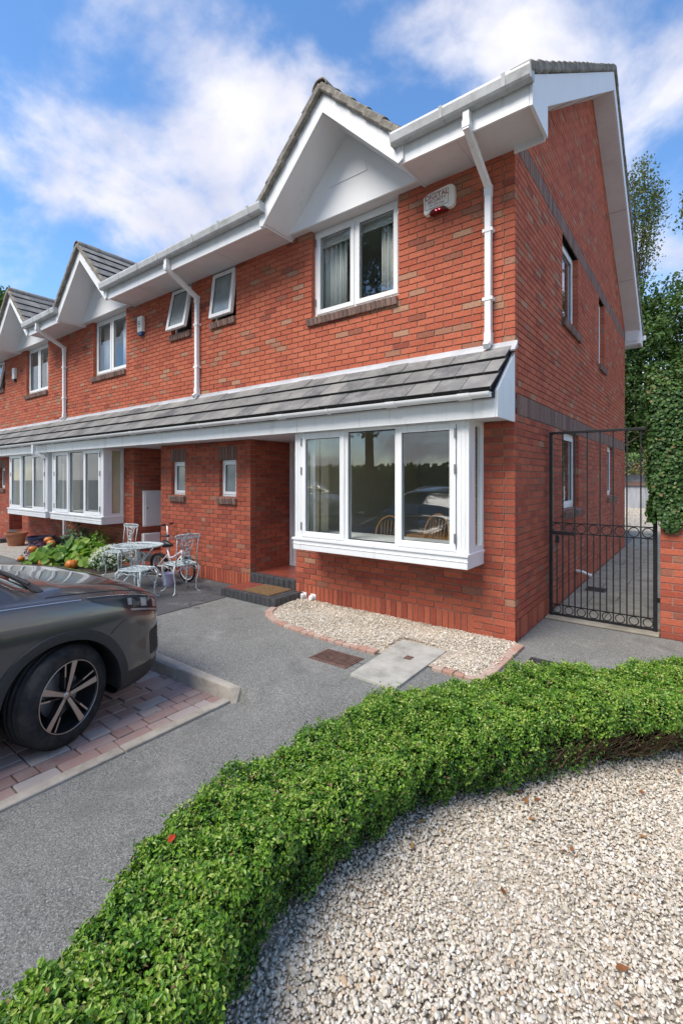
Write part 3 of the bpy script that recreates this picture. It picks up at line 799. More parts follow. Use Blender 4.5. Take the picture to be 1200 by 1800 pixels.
    for sg in (-1, 1):
        f = lambda du: X(uc + sg * du)
        e = 1.05
        m = MB(); m.prism([(f(0), -0.602, AZ), (f(e), -0.602, AZ - sl_ * e - 0.03), (f(e + 0.06), -0.602, AZ - sl_ * e + 0.0), (f(e + 0.06), -0.602, AZ + dv - sl_ * (e + 0.06)), (f(0), -0.602, AZ + dv)], (0, 0.024, 0)); m.build('barge_board', 'white_pvc', ga)
        m = MB(); n_ = 0.012
        m.prism([(f(0), -0.577, AZ + 0.012), (f(e + 0.02), -0.577, AZ + 0.012 - sl_ * (e + 0.02)), (f(e + 0.02), -0.577, AZ + 0.03 - sl_ * (e + 0.02)), (f(0), -0.577, AZ + 0.03)], (0, 0.60, 0)); m.build('soffit', 'white_board', ga)
        # roof tiles of the gable slope
        dx_, dz_ = f(1) - f(0), -sl_
        dn = Vector((dx_, 0, dz_)).normalized(); nrm = Vector((-dn.z * (1 if dn.x > 0 else -1), 0, abs(dn.x)))
        ap = Vector((f(0), 0, AZ + dv + 0.035)); Ls = 1.50; nc = 5; ex = Ls / nc
        ang = math.atan2(-dn.z, dn.x if dn.x > 0 else -dn.x)
        for c_ in range(nc):
            mid = ap + dn * ((c_ + 0.5) * ex) + nrm * 0.02
            yend = (mid.z - ZE - 0.01) / PITCH - 0.60
            y = -0.66; j = 0
            while y < yend - 0.03:
                y1 = min(y + 0.30 + (0 if c_ % 2 or j else -0.15), yend)
                th = 0.034
                sgx = 1 if dn.x > 0 else -1
                ctr = Vector((mid.x, (y + y1) / 2, mid.z)) + dn * 0.03
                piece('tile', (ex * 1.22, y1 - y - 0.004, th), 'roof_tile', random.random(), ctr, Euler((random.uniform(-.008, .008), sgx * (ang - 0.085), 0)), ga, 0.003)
                if j == 0:
                    piece('verge_tile', (ex * 1.12, 0.07 + random.uniform(0, .012), 0.085 + random.uniform(0, .015)), 'verge_tile', random.random(), Vector((mid.x, y + 0.03, mid.z)) - nrm * 0.025 + dn * 0.02, Euler((random.uniform(-.03, .03), sgx * (ang - 0.05), 0)), ga, 0.014)
                y = y1; j += 1
        m = MB(); pd = [ap + dn * 0.0, ap + dn * (Ls - 0.1)]
        yA = (ap.z - ZE - 0.01) / PITCH - 0.6; yB = (pd[1].z - ZE - 0.01) / PITCH - 0.6
        m.poly([(ap.x, -0.6, ap.z), (pd[1].x, -0.6, pd[1].z), (pd[1].x, max(yB, -0.5), pd[1].z), (ap.x, yA, ap.z)]); m.build('roof_deck', 'dark_gap', ga)
    # ridge tiles
    y = -0.67; zr_ = AZ + dv + 0.035
    while y < (zr_ - ZE - 0.01) / PITCH - 0.6:
        m = MB(); Mx = Matrix.Translation((X(uc), y, zr_ - 0.055)) @ Matrix.Rotation(R(-90), 4, 'X')
        m.lathe([(0.115, 0.0), (0.120, 0.43), (0.100, 0.43), (0.100, 0.0), (0.115, 0.0)], 10, Mx, a0=R(180), a1=R(360), tone=random.random())
        m.build('ridge_tile', 'verge_tile' if y < -0.3 else 'roof_tile', ga, smooth=False)
        y += 0.44
    a0, a1 = XX(uc - hw + 0.02, uc + hw - 0.02)
    m = MB(); m.prism([(a0, -0.12, 5.185), (a1, -0.12, 5.185), (X(uc), -0.12, AZ + 0.02)], (0, 0.03, 0)); m.build('gable_panel', 'white_plain', ga)
    MB().box(a0 + 0.005, a1 - 0.005, -0.089, 0.075, 5.187, 5.20).build('head_board', 'soffit_board', ga)
    xc = X(uc - 0.02) ; m = MB()
    arc = [(xc + 0.30 * math.cos(a_), -0.1205, 5.58 + 0.27 * math.sin(a_)) for a_ in [math.pi * i / 16 for i in range(17)]]
    m.prism(arc, (0, -0.008, 0)); m.build('arched_panel', 'white_plain', ga)
    # ---- main roof
    m = MB(); xo = 0.30 if first else xr
    g0, g1 = XX(1.0, 3.2)
    for p, q, y0 in ((xl, g0, -0.63), (g0, g1, 0.06), (g1, xo, -0.63)):
        z0 = ZE + PITCH * (y0 + 0.63)
        m.prism([(p, y0, z0), (p, YRIDGE, ZE + PITCH * 5.04), (p, YRIDGE, ZE + 0.06 + PITCH * 5.04), (p, y0, z0 + 0.06)], (q - p, 0, 0))
    yb = 2 * YRIDGE + 0.63
    m.prism([(xl, yb, ZE), (xl, yb, ZE + 0.06), (xl, YRIDGE, ZE + 0.06 + PITCH * 5.04), (xl, YRIDGE, ZE + PITCH * 5.04)], (xo - xl, 0, 0))
    rf = m.build('main_roof', 'roof_tile', H)
    if first:
        for sd in (0, 1):
            my = (lambda y: y) if sd == 0 else (lambda y: 2 * YRIDGE - y)
            m = MB(); m.prism([(0.305, my(-0.06), zb(-0.06)), (0.305, YRIDGE, zb(YRIDGE)), (0.305, YRIDGE, zb(YRIDGE) + 0.32), (0.305, my(-0.06), zb(-0.06) + 0.32)], (0.026, 0, 0)); m.build('verge_board', 'white_board', H)
            m = MB(); m.prism([(0.002, my(-0.04), zb(-0.04)), (0.002, YRIDGE, zb(YRIDGE)), (0.002, YRIDGE, zb(YRIDGE) + 0.014), (0.002, my(-0.04), zb(-0.04) + 0.014)], (0.302, 0, 0)); vs_ = m.build('verge_soffit', 'soffit_board', H)
            for yj in (1.2, 2.6):
                MB().bar((0.006, my(yj), zb(yj) - 0.001), (0.30, my(yj), zb(yj) - 0.001), 0.006, 0.003).build('board_joint', 'dark_gap', vs_)
            m = MB(); m.prism([(0.304, my(-0.58), 5.10), (0.304, my(-0.05), 5.10), (0.304, my(-0.05), zb(-0.05) + 0.32), (0.304, my(-0.58), 5.37)], (0.030, 0, 0)); m.build('eave_end', 'white_board', H)
            y0 = my(-0.045); y1 = my(-0.025); m = MB(); m.box(0.003, 0.303, min(y0, y1), max(y0, y1), 5.09, 5.46); m.build('eave_return', 'white_board', H)
            # verge tiles, bedded in mortar
            n = 20; L = (YRIDGE + 0.66) * math.hypot(1, PITCH); ex = L / n
            for i in range(n):
                t_ = (i + 0.5) * ex / math.hypot(1, PITCH)
                yy = -0.66 + t_; zz_ = ZE + 0.03 + PITCH * (yy + 0.63)
                sg = 1 if sd == 0 else -1
                piece('verge_tile', (0.20, ex * 1.12, 0.075 + random.uniform(0, .02)), 'verge_tile', random.random(), (0.265 + random.uniform(-.004, .004), my(yy), zz_), Euler((sg * (math.atan(PITCH) - 0.07), random.uniform(-.03, .03), 0)), rf, 0.012)
        xr2 = 0.0
        MB().box(xl, 0.30, 9.38, 9.40, 5.11, 5.35).build('rear_fascia', 'white_pvc', H)
        MB().box(xl, 0.30, 8.83, 9.379, 5.155, 5.17).build('rear_soffit', 'soffit_board', H)
        MB().box(0.335, 0.40, 9.40, 9.50, 5.29, 5.40).build('rear_gutter_end', 'white_pvc', H)
    return H

def downpipe(H, x, zbot=3.12, ztop=5.29, yout=-0.62, zout=5.10):
    d = MB()
    hs_ = 0.033
    d.box(x - hs_, x + hs_, yout - 0.04, yout + 0.03, zout, ztop)
    d.box(x - hs_ - 0.006, x + hs_ + 0.006, yout - 0.046, yout + 0.036, zout + 0.02, zout + 0.09)
    d.bar((x, yout - 0.005, zout + 0.03), (x, -0.045, zout - 0.27), 2 * hs_ * 0.98, 2 * hs_ * 0.98, up=(0, 0.5, 1))
    d.box(x - hs_ - 0.005, x + hs_ + 0.005, -0.085, -0.012, zout - 0.36, zout - 0.24)
    d.box(x - hs_, x + hs_, -0.08, -0.016, zbot + 0.07, zout - 0.30)
    o = d.build('downpipe', 'white_pvc', H, bevel=0.004)
    for zz_ in (4.35, 3.62): MB().box(x - 0.055, x + 0.055, -0.086, -0.002, zz_, zz_ + 0.035).build('bracket', 'white_pvc', o)
    m = MB(); m.box(x - 0.038, x + 0.038, -0.084, -0.012, zbot + 0.03, zbot + 0.16); m.bar((x, -0.05, zbot + 0.06), (x, -0.12, zbot - 0.0), 0.06, 0.06, up=(0, 1, 0)); m.build('shoe', 'white_pvc', o)
    return o

H1 = build_house('end_terrace_house', 'end of terrace red brick house with the tall side wall and the burglar alarm', 0.0, -1, True, 300, -5.3, 0.0)
H2 = build_house('terraced_house', 'middle red brick terraced house with the white cabinet in its porch', -10.6, 1, False, 300, -10.4, -5.3, tilt=11)
H3 = build_house('terraced_house', 'farthest red brick terraced house at the left edge, flower pots at its wall', -10.2, -1, False, 120, -15.5, -10.4, tilt=12)
downpipe(H1, -0.265)
downpipe(H2, -5.36)
downpipe(H3, -10.55)
# short rainwater pipe from the canopy gutter down between two bays
m = MB(); m.box(-10.80, -10.73, -0.655, -0.585, 2.28, 2.50); m.bar((-10.765, -0.62, 2.32), (-10.41, -0.10, 2.02), 0.062, 0.062); m.box(-10.44, -10.38, -0.13, -0.066, 0.05, 2.06)
m.build('rainwater_pipe', 'white_pvc', H3, bevel=0.004)
# ------------------------------------------------------------------ ground
def sstep(a, b, x):
    t_ = np.clip((x - a) / (b - a), 0, 1); return t_ * t_ * (3 - 2 * t_)
def gh(x, y):
    """height of the tarmac: it drops to the parking bay, the kerb holds the step"""
    x = np.asarray(x, float); y = np.asarray(y, float)
    mxx = sstep(-0.55, -1.45, x)
    wv = 0.02 + 0.75 * sstep(-1.50, -1.05, x)
    my = sstep(-2.41 + wv * 0.55, -2.41 - wv * 0.55, y)
    return -0.11 * mxx * my - 0.035 * ((x < -1.598) & (x > -6.4) & (y < -2.5) & (y > -9))
xs = np.unique(np.round(np.concatenate([[-400, -120, -60, -30, -18], np.arange(-12, -2, 0.5), np.arange(-2, -0.4, 0.05), np.arange(-0.4, 4, 0.4), [6, 10, 18, 30, 60, 120, 400]]), 3))
ys = np.unique(np.round(np.concatenate([[-400, -120, -60, -30, -18], np.arange(-12, -3.4, 0.5), np.arange(-3.4, -1.6, 0.045), [-2.43, -2.40], np.arange(-1.6, 2, 0.4), [6, 10, 18, 30, 60, 120, 400]]), 3))
GX, GY = np.meshgrid(xs, ys, indexing='ij')
GZ = gh(GX, GY)
vv = np.stack([GX, GY, GZ], -1).reshape(-1, 3)
ny = len(ys)
ii, jj = np.meshgrid(np.arange(len(xs) - 1), np.arange(ny - 1), indexing='ij')
qq = np.stack([ii * ny + jj, (ii + 1) * ny + jj, (ii + 1) * ny + jj + 1, ii * ny + jj + 1], -1).reshape(-1, 4)
tag(fast_mesh('ground', vv, qq, 'asphalt', None, smooth=True, origin=(0, 0, 0)), kind='structure', label='grey tarmac in front of the houses')
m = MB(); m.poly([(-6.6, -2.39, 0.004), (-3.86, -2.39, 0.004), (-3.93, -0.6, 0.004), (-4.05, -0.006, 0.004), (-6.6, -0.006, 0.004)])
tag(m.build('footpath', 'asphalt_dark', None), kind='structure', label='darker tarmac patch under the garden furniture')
m = MB(); m.bar((-3.855, -2.39, 0.003), (-3.925, -0.6, 0.003), 0.016, 0.004); tag(m.build('tarmac_joint', 'joint_soil', None), kind='structure')

# parking bay: block paving, flush edging, kerb
ZP = -0.11
bay = MB().poly([(-6.4, -9.0, ZP - 0.014), (-1.6, -9.0, ZP - 0.014), (-1.6, -2.50, ZP - 0.014), (-6.4, -2.50, ZP - 0.014)]).build('parking_bay', 'joint_soil', None)
tag(bay, kind='structure', label='parking bay of worn red block paving under the car')
x = -1.605; nrow = 0; bulk = MB()
while x > -4.6:
    wdt = 0.122
    y = -2.515 + random.choice([0.0, 0.06, 0.12])
    while y > -8.6:
        L = random.choice([0.245, 0.245, 0.16, 0.122])
        tone = random.random()
        c = (x - wdt / 2, y - L / 2, ZP - 0.010 + random.uniform(-.003, .003))
        rot = (random.uniform(-.015, .015), random.uniform(-.015, .015), random.uniform(-.008, .008))
        if nrow < 9 and y > -5.2:
            piece('paver', (wdt - 0.008, L - 0.008, 0.03), 'paver', tone, c, rot, bay, 0.006)
        else:
            bulk.box(c[0] - wdt / 2 + 0.004, c[0] + wdt / 2 - 0.004, c[1] - L / 2 + 0.004, c[1] + L / 2 - 0.004, ZP - 0.03, c[2] + 0.013, tone)
        y -= L
    x -= wdt; nrow += 1
bulk.build('paving', 'paver', bay, kind='stuff')
ke = empty('kerb', (-2.5, -2.45, ZP), kind='structure', label='beige concrete kerb in front of the car')
y = -2.55
x = -1.46
for L in (0.80, 0.915, 0.915, 0.915, 0.915):
    x0 = x - L
    if x > -1.5:
        m = MB(); m.faces([(x0, -2.52, ZP - 0.05), (x, -2.50, ZP - 0.05), (x, -2.40, ZP - 0.05), (x0, -2.40, ZP - 0.05), (x0, -2.505, 0.008), (x - 0.10, -2.47, 0.004), (x - 0.02, -2.40, 0.004), (x0, -2.40, 0.008)],
                          [(3, 2, 1, 0), (4, 5, 6, 7), (0, 1, 5, 4), (1, 2, 6, 5), (2, 3, 7, 6), (3, 0, 4, 7)])
        m.build('kerb_stone', 'kerb_concrete', ke, bevel=0.012)
    else:
        m = MB(); m.prism([(x0 + 0.006, -2.52, ZP - 0.05), (x0 + 0.006, -2.40, ZP - 0.05), (x0 + 0.006, -2.40, 0.008), (x0 + 0.006, -2.485, 0.008), (x0 + 0.006, -2.505, -0.01)], (L - 0.008, 0, 0)); m.build('kerb_stone', 'kerb_concrete', ke, bevel=0.008)
    x = x0
ed = empty('edging_strip', (-1.55, -4, ZP), kind='structure', label='flush concrete edging between the block paving and the tarmac')
y = -2.46
while y > -8:
    L = 0.915
    piece('edging_stone', (0.085, L - 0.006, 0.05), 'kerb_concrete', random.random(), (-1.555, y - L / 2, ZP - 0.003 + random.uniform(-.002, .002)), (0, 0, random.uniform(-.002, .002)), ed, 0.006)
    y -= L
MB().poly([(-1.52, -2.5, ZP + 0.006), (-1.52, -8, ZP + 0.006), (-1.49, -8, ZP + 0.006), (-1.49, -2.5, ZP + 0.006)])

# ---- pebbles
def ico(sub=2):
    bm = bmesh.new(); bmesh.ops.create_icosphere(bm, subdivisions=sub, radius=1.0)
    v = np.array([p.co[:] for p in bm.verts]); f = np.array([[q.index for q in g.verts] for g in bm.faces]); bm.free(); return v, f
def rot_mats(n, tilt=0.5):
    az = rng.uniform(0, 2 * np.pi, n); a = rng.normal(0, tilt, n); b = rng.normal(0, tilt, n)
    cz, sz, ca, sa, cb, sb = np.cos(az), np.sin(az), np.cos(a), np.sin(a), np.cos(b), np.sin(b)
    Z = np.zeros(n); O = np.ones(n)
    Rz = np.stack([cz, -sz, Z, sz, cz, Z, Z, Z, O], -1).reshape(n, 3, 3)
    Rx = np.stack([O, Z, Z, Z, ca, -sa, Z, sa, ca], -1).reshape(n, 3, 3)
    Ry = np.stack([cb, Z, sb, Z, O, Z, -sb, Z, cb], -1).reshape(n, 3, 3)
    return Rx @ Ry @ Rz
def pebbles(name, pts, size, sub, parent=None, spread=0.30):
    v, f = ico(sub); n = len(pts)
    T = []
    for k_ in range(10):
        d = np.ones(len(v))
        for q in range(7):
            ax = rng.normal(size=3); ax /= np.linalg.norm(ax)
            cut_ = rng.uniform(0.45, 0.8); pr_ = v @ ax; d = np.minimum(d, np.where(pr_ > cut_, cut_ / np.maximum(pr_, 1e-6), 1.0))
        T.append(v * d[:, None] * rng.uniform(0.94, 1.06, size=(len(v), 1)))
    T = np.array(T)
    sc = np.stack([rng.uniform(0.85, 1.45, n), rng.uniform(0.70, 1.05, n), rng.uniform(0.42, 0.75, n)], -1) * (size / 2) * np.clip(rng.lognormal(0, spread, n), 0.5, 1.9)[:, None]
    V = T[rng.integers(0, 10, n)] * sc[:, None, :]
    V = np.einsum('nij,nkj->nki', rot_mats(n, 0.45), V) + pts[:, None, :]
    F = (f[None] + (np.arange(n) * len(v))[:, None, None]).reshape(-1, 3)
    return fast_mesh(name, V.reshape(-1, 3), F, 'pebble', parent, np.repeat(rng.uniform(0, 1, n), len(f)), smooth=(sub > 1))
def inside(poly, P):
    x, y = P[:, 0], P[:, 1]; r_ = np.zeros(len(P), bool); n = len(poly)
    for i in range(n):
        (x0, y0), (x1, y1) = poly[i], poly[(i + 1) % n]
        c_ = ((y0 > y) != (y1 > y)) & (x < (x1 - x0) * (y - y0) / (y1 - y0 + 1e-12) + x0); r_ ^= c_
    return r_
def jgrid(x0, x1, y0, y1, s):
    gx, gy = np.meshgrid(np.arange(x0, x1, s), np.arange(y0, y1, s * 0.87), indexing='ij')
    P = np.stack([gx.ravel(), gy.ravel()], -1); P[:, 0] += (np.round(P[:, 1] / (s * 0.87)) % 2) * s / 2
    return P + rng.normal(0, s * 0.22, P.shape)
def in_view(P, z=0.0, mg=150):
    d3 = np.concatenate([P, np.full((len(P), 1), z)], 1) - np.array(CAM)
    d = d3 @ np.array(FWD); d_ = np.maximum(d, 0.05)
    px = 600 + FPX * (d3 @ np.array(RGT)) / d_; py = 840 - FPX * d3[:, 2] / d_
    return (d > 0.1) & (px > -mg) & (px < 1200 + mg) & (py < 1800 + mg)

# gravel strip along the house wall, with brick edging
EDGE = [(-2.93, -0.60), (-2.87, -0.74), (-2.74, -0.87), (-2.55, -0.96), (-2.30, -1.03), (-1.9, -1.075), (-1.45, -1.10), (-1.0, -1.105), (-0.5, -1.10), (0.02, -1.10), (0.06, -1.09), (0.065, -0.5), (0.06, -0.07)]
gpoly = EDGE + [(0.0, -0.012), (-2.93, -0.012)]
gb = MB().poly([(x, y, 0.012) for x, y in gpoly[::-1]][::-1]).build('gravel_bed', 'gravel_soil', None)
tag(gb, kind='structure', label='bed of cream gravel along the house wall under the bay window')
P = jgrid(-3, 0.1, -1.15, 0, 0.0145); P = P[inside(gpoly, P)]
P = P[~((P[:, 0] > -0.99) & (P[:, 0] < -0.40) & (P[:, 1] < -0.62))]
z = 0.020 + 0.016 * np.sin(P[:, 0] * 5) * np.sin(P[:, 1] * 7) + rng.uniform(-.005, .010, len(P))
o = pebbles('gravel', np.concatenate([P, z[:, None]], 1), 0.0175, 1); tag(o, 'cream gravel stones under the bay window beside the doorstep', 'gravel', kind='stuff')
be = empty('brick_edging', (-1.4, -1.1, 0), kind='structure', label='curved row of pale red edging bricks round the gravel bed')
def along(poly, step):
    pts = [Vector((a, b, 0)) for a, b in poly]; out = []; acc = 0; i = 0; pos = pts[0].copy()
    segs = [(pts[i], pts[i + 1]) for i in range(len(pts) - 1)]
    tot = sum((b - a).length for a, b in segs); n = int(tot / step)
    for k_ in range(n):
        d = (k_ + 0.5) * tot / n
        for a, b in segs:
            L = (b - a).length
            if d <= L: out.append((a + (b - a) * d / L, (b - a).normalized())); break
            d -= L
    return out
for p, d in along(EDGE[:10], 0.10) + along([(0.065, -1.14), (0.065, -0.06)], 0.205):
    long_ = abs(d.y) > 0.99
    if -1.0 < p.x < -0.40 and p.y < -0.5: continue
    L = 0.200 if long_ else 0.097
    piece('brick', (L, 0.095, 0.05), 'edging_brick', random.random(), (p.x, p.y, 0.004 + random.uniform(-.003, .004)), (random.uniform(-.02, .02), 0, math.atan2(d.y, d.x) + random.uniform(-.02, .02)), be, 0.005)

# concrete slab with its little iron plate, rusty cover, dark cover
sl_ = empty('concrete_slab', (-0.69, -1.18, 0), 'pale concrete inspection slab with a small iron plate, set in front of the gravel', 'slab')
m = MB(); m.faces([(-0.97, -0.645, -0.02), (-0.455, -0.655, -0.02), (-0.425, -1.71, -0.02), (-0.90, -1.685, -0.02), (-0.965, -0.65, 0.022), (-0.46, -0.66, 0.022), (-0.43, -1.705, 0.022), (-0.895, -1.68, 0.022)], [(0, 1, 2, 3), (7, 6, 5, 4), (4, 5, 1, 0), (5, 6, 2, 1), (6, 7, 3, 2), (7, 4, 0, 3)])
m.build('slab_body', 'concrete', sl_, bevel=0.004)
piece('iron_plate', (0.075, 0.085, 0.006), 'rusty_iron', 0.4, (-0.665, -1.06, 0.0235), (0, 0, 0.03), sl_, 0.002)
dc = empty('drain_cover', (-1.235, -1.44, 0), 'small rusty brown iron drain cover in the tarmac by the gravel edge', 'drain cover')
MB().box(-1.455, -1.015, -1.59, -1.295, -0.02, 0.008).build('cover_frame', 'rusty_iron', dc, bevel=0.003)
for i in range(16):
    xx = -1.425 + i * 0.0255
    piece('rib', (0.012, 0.245, 0.007), 'rusty_iron', 0.5, (xx, -1.4425, 0.0105), (0, 0, 0), dc, 0.002)
mc = empty('manhole_cover', (0.50, -0.47, 0), 'black iron manhole cover half hidden behind the box hedge', 'manhole cover')
MB().box(0.24, 0.76, -0.66, -0.28, -0.02, 0.006).build('cover_frame', 'cover_iron', mc, bevel=0.003)
for i in range(7):
    for j in range(5):
        piece('rib', (0.045, 0.012, 0.005), 'cover_iron', 0.5, (0.30 + i * 0.067, -0.61 + j * 0.07, 0.0075), (0, 0, R(45 if (i + j) % 2 else -45)), mc, 0.001)

# side path of slabs behind the gate
pa = empty('side_path', (0.6, 6, 0), kind='structure', label='path of dark concrete slabs behind the iron gate')
MB().box(0.0, 1.19, 1.12, 13.2, -0.05, 0.006).build('path_bed', 'joint_soil', pa)
k = NT('path_slab', 0.92, spec=0.2)
c = k.ramp(k.noise(3.0, 7, 0.72), [(0.28, (0.19, 0.175, 0.135)), (0.5, (0.30, 0.28, 0.225)), (0.75, (0.41, 0.385, 0.32))])
k.col(k.mix(k.rng(k.noise(1.3, 5, 0.7), 0.55, 0.72, 0, 0.6), c, (0.09, 0.095, 0.055))).bump(k.noise(110, 4), 0.3, 0.004)
piece('slab', (1.17, 0.16, 0.05), 'path_slab', 0.9, (0.595, 1.205, 0.0), (0, 0, 0), pa, 0.006)
y = 1.29; r_ = 0
while y < 13:
    L = 0.62
    cut = 0.60 if r_ % 2 == 0 else 0.30
    for a, b in ((0.01, cut), (cut, 1.18)):
        piece('slab', (b - a - 0.008, L - 0.008, 0.05), 'path_slab', random.random(), ((a + b) / 2, y + L / 2, -0.006 + random.uniform(-.003, .003)), (0, random.uniform(-.006, .006), 0), pa, 0.005)
    y += L; r_ += 1
pw = empty('waste_pipe', (0.0, 3.05, 0.3), 'short white plastic waste pipe sticking out low on the side wall behind the gate', 'pipe')
MB().tube([(-0.05, 3.0, 0.30), (0.10, 3.0, 0.285), (0.20, 3.02, 0.24)], 0.022, 10).build('pipe_body', 'white_pvc', pw, smooth=True)
MB().tube([(0.185, 3.016, 0.25), (0.205, 3.022, 0.235)], 0.027, 10).build('pipe_collar', 'white_pvc', pw, smooth=True)
gg = empty('gully', (0.24, 3.1, 0), 'small dark gully grating in the path below the white pipe', 'gully')
MB().box(0.12, 0.40, 2.95, 3.25, -0.01, 0.026).build('gully_frame', 'cover_iron', gg, bevel=0.004)
for i in range(6): piece('bar', (0.22, 0.016, 0.01), 'cover_iron', 0.4, (0.26, 3.0 + i * 0.04, 0.029), (0, 0, 0), gg, 0.002)
# raised gravel bank and grey retaining wall at the end of the path
m = MB(); m.faces([(-4, 13.1, 0.0), (5, 13.1, 0.0), (5, 13.6, 0.25), (-4, 13.6, 0.25), (5, 14.6, 0.70), (-4, 14.6, 0.70)], [(0, 1, 2, 3), (3, 2, 4, 5)]); tag(m.build('gravel_bank', 'gravel_far', None, smooth=True), kind='structure', label='sloping bank of gravel at the end of the side path')
k = NT('render_grey', 0.95, spec=0.1)
v = k.n('ShaderNodeMapping'); v.inputs['Scale'].default_value = (5, 5, 0.5); k.l(k.pos(), v.inputs[0])
c = k.ramp(k.noise(1.0, 6, 0.7, vec=v.outputs[0]), [(0.3, (0.26, 0.27, 0.28)), (0.55, (0.42, 0.43, 0.45)), (0.8, (0.54, 0.55, 0.56))]); k.col(c)
bw_ = empty('retaining_wall', (0, 14.5, 0), 'grey rendered garden wall with a brown strip seen through the gate', 'wall')
for i in range(8): MB().box(-4 + i * 1.0, -3.008 + i * 1.0, 14.5 + 0.03 * (i % 2), 14.8, 0.4, 2.35).build('panel', 'render_grey', bw_)
MB().box(-4, 4, 14.46, 14.499, 1.46, 1.60).build('strip', 'brick_dark', bw_)

# ------------------------------------------------------------------ brick garden wall beside the gate
GWy, GWx = 1.13, 1.19
gw = empty('garden_wall', (1.9, 1.25, 0), 'red brick garden wall right of the iron gate, its upper part under ivy', 'wall')
br = Bricks()
br.course_wall('F', GWy, GWx, 2.9, 0.0, 2.70, (), tone_low, lo='q0')
br.course_wall('W', GWx, GWy, 1.46, 0.0, 2.70, (), tone_low, lo='q1')
br.emit(gw, 90)
MB().box(GWx + 0.008, 2.9, GWy + 0.008, 1.46, 0, 2.70).build('wall_core', 'mortar', gw)

# ------------------------------------------------------------------ iron gate
ga = empty('iron_gate', (0.6, 1.27, 0), 'tall black wrought iron gate with rings between the house and the ivy wall', 'gate')
yg = 1.27; gx0, gx1 = 0.05, 1.135
n8 = [gx0 + (gx1 - gx0) * i / 8 for i in range(9)]
one(lambda m: m.box(gx0 - 0.02, gx0 + 0.02, yg - 0.02, yg + 0.02, 0.02, 2.27), 'stile', 'black_iron', ga, bevel=0.002)
one(lambda m: m.box(gx1 - 0.02, gx1 + 0.02, yg - 0.02, yg + 0.02, -0.02, 2.27), 'stile', 'black_iron', ga, bevel=0.002)
one(lambda m: m.box(gx0 - 0.02, gx1 + 0.02, yg - 0.026, yg + 0.026, 2.271, 2.30), 'top_rail', 'black_iron', ga, bevel=0.002)
for z0, h in ((1.17, 0.012), (1.045, 0.012), (0.155, 0.012), (0.03, 0.025)):
    one(lambda m: m.box(gx0 + 0.021, gx1 - 0.021, yg - 0.009, yg + 0.009, z0, z0 + h), 'rail', 'black_iron', ga)
for i in range(1, 8):
    MB().box(n8[i] - 0.007, n8[i] + 0.007, yg - 0.0075, yg + 0.0075, 0.056, 2.27).build('bar', 'black_iron', ga)
for i in range(8):
    xm = (n8[i] + n8[i + 1]) / 2
    MB().box(xm - 0.006, xm + 0.006, yg - 0.006, yg + 0.006, 0.168, 1.044).build('bar', 'black_iron', ga)
    for zc, rr_ in ((1.1135, 0.052), (0.105, 0.046)):
        pts = [(xm + rr_ * math.cos(a_), yg, zc + rr_ * math.sin(a_)) for a_ in [2 * math.pi * q / 24 for q in range(24)]]
        m = MB(); m.tube(pts, 0.0055, 6, closed=True); m.build('ring', 'black_iron', ga, smooth=True)
one(lambda m: (m.box(gx0 + 0.02, gx0 + 0.27, yg - 0.03, yg - 0.01, 1.03, 1.075)), 'bolt', 'black_iron', ga, bevel=0.003)
one(lambda m: (m.box(gx0 + 0.055, gx0 + 0.10, yg - 0.035, yg - 0.011, 0.93, 1.02)), 'lock', 'black_iron', ga, bevel=0.003)
for z0 in (0.35, 1.9): one(lambda m: m.box(gx1 + 0.021, gx1 + 0.06, yg - 0.012, yg + 0.012, z0, z0 + 0.05), 'hinge', 'black_iron', ga)
# ------------------------------------------------------------------ the car
def pchip(x, y):
    x = np.asarray(x, float); y = np.asarray(y, float); h = np.diff(x); dl = np.diff(y) / h
    d = np.zeros_like(y)
    for i in range(1, len(x) - 1):
        if dl[i - 1] * dl[i] > 0:
            w1 = 2 * h[i] + h[i - 1]; w2 = h[i] + 2 * h[i - 1]; d[i] = (w1 + w2) / (w1 / dl[i - 1] + w2 / dl[i])
    d[0], d[-1] = dl[0], dl[-1]
    def f(q):
        q = np.clip(np.asarray(q, float), x[0], x[-1]); i = np.clip(np.searchsorted(x, q, side='right') - 1, 0, len(x) - 2)
        t_ = (q - x[i]) / h[i]
        return ((2 * t_**3 - 3 * t_**2 + 1) * y[i] + (t_**3 - 2 * t_**2 + t_) * h[i] * d[i] + (-2 * t_**3 + 3 * t_**2) * y[i + 1] + (t_**3 - t_**2) * h[i] * d[i + 1])
    return f
LC = 4.64
fW = pchip([0, .02, .06, .12, .25, .45, .8, 1.4, 2.5, 3.6, 4.2, 4.5, 4.6, 4.64], [.50, .60, .69, .765, .850, .900, .92, .925, .925, .92, .90, .85, .76, .66])
fU = pchip([0, .1, .3, .6, 4.0, 4.4, 4.64], [.34, .26, .22, .20, .20, .25, .38])
fS = pchip([0, .04, .1, .25, .5, 1.0, 1.6, 3.0, 4.2, 4.55, 4.64], [.72, .785, .840, .905, .960, 1.005, 1.035, 1.065, 1.09, 1.06, .98])
fC = pchip([0, .04, .12, .3, .6, .86, .99, 1.38, 1.92, 2.6, 3.4, 4.0, 4.25, 4.5, 4.6, 4.64], [.77, .845, .915, .990, 1.055, 1.095, 1.115, 1.34, 1.575, 1.645, 1.63, 1.575, 1.50, 1.20, 1.08, 1.0])
f8y = pchip([0, .3, .86, .98, 1.92, 2.8, 3.6, 4.2, 4.64], [.48, .66, .76, .77, .615, .60, .60, .60, .56])
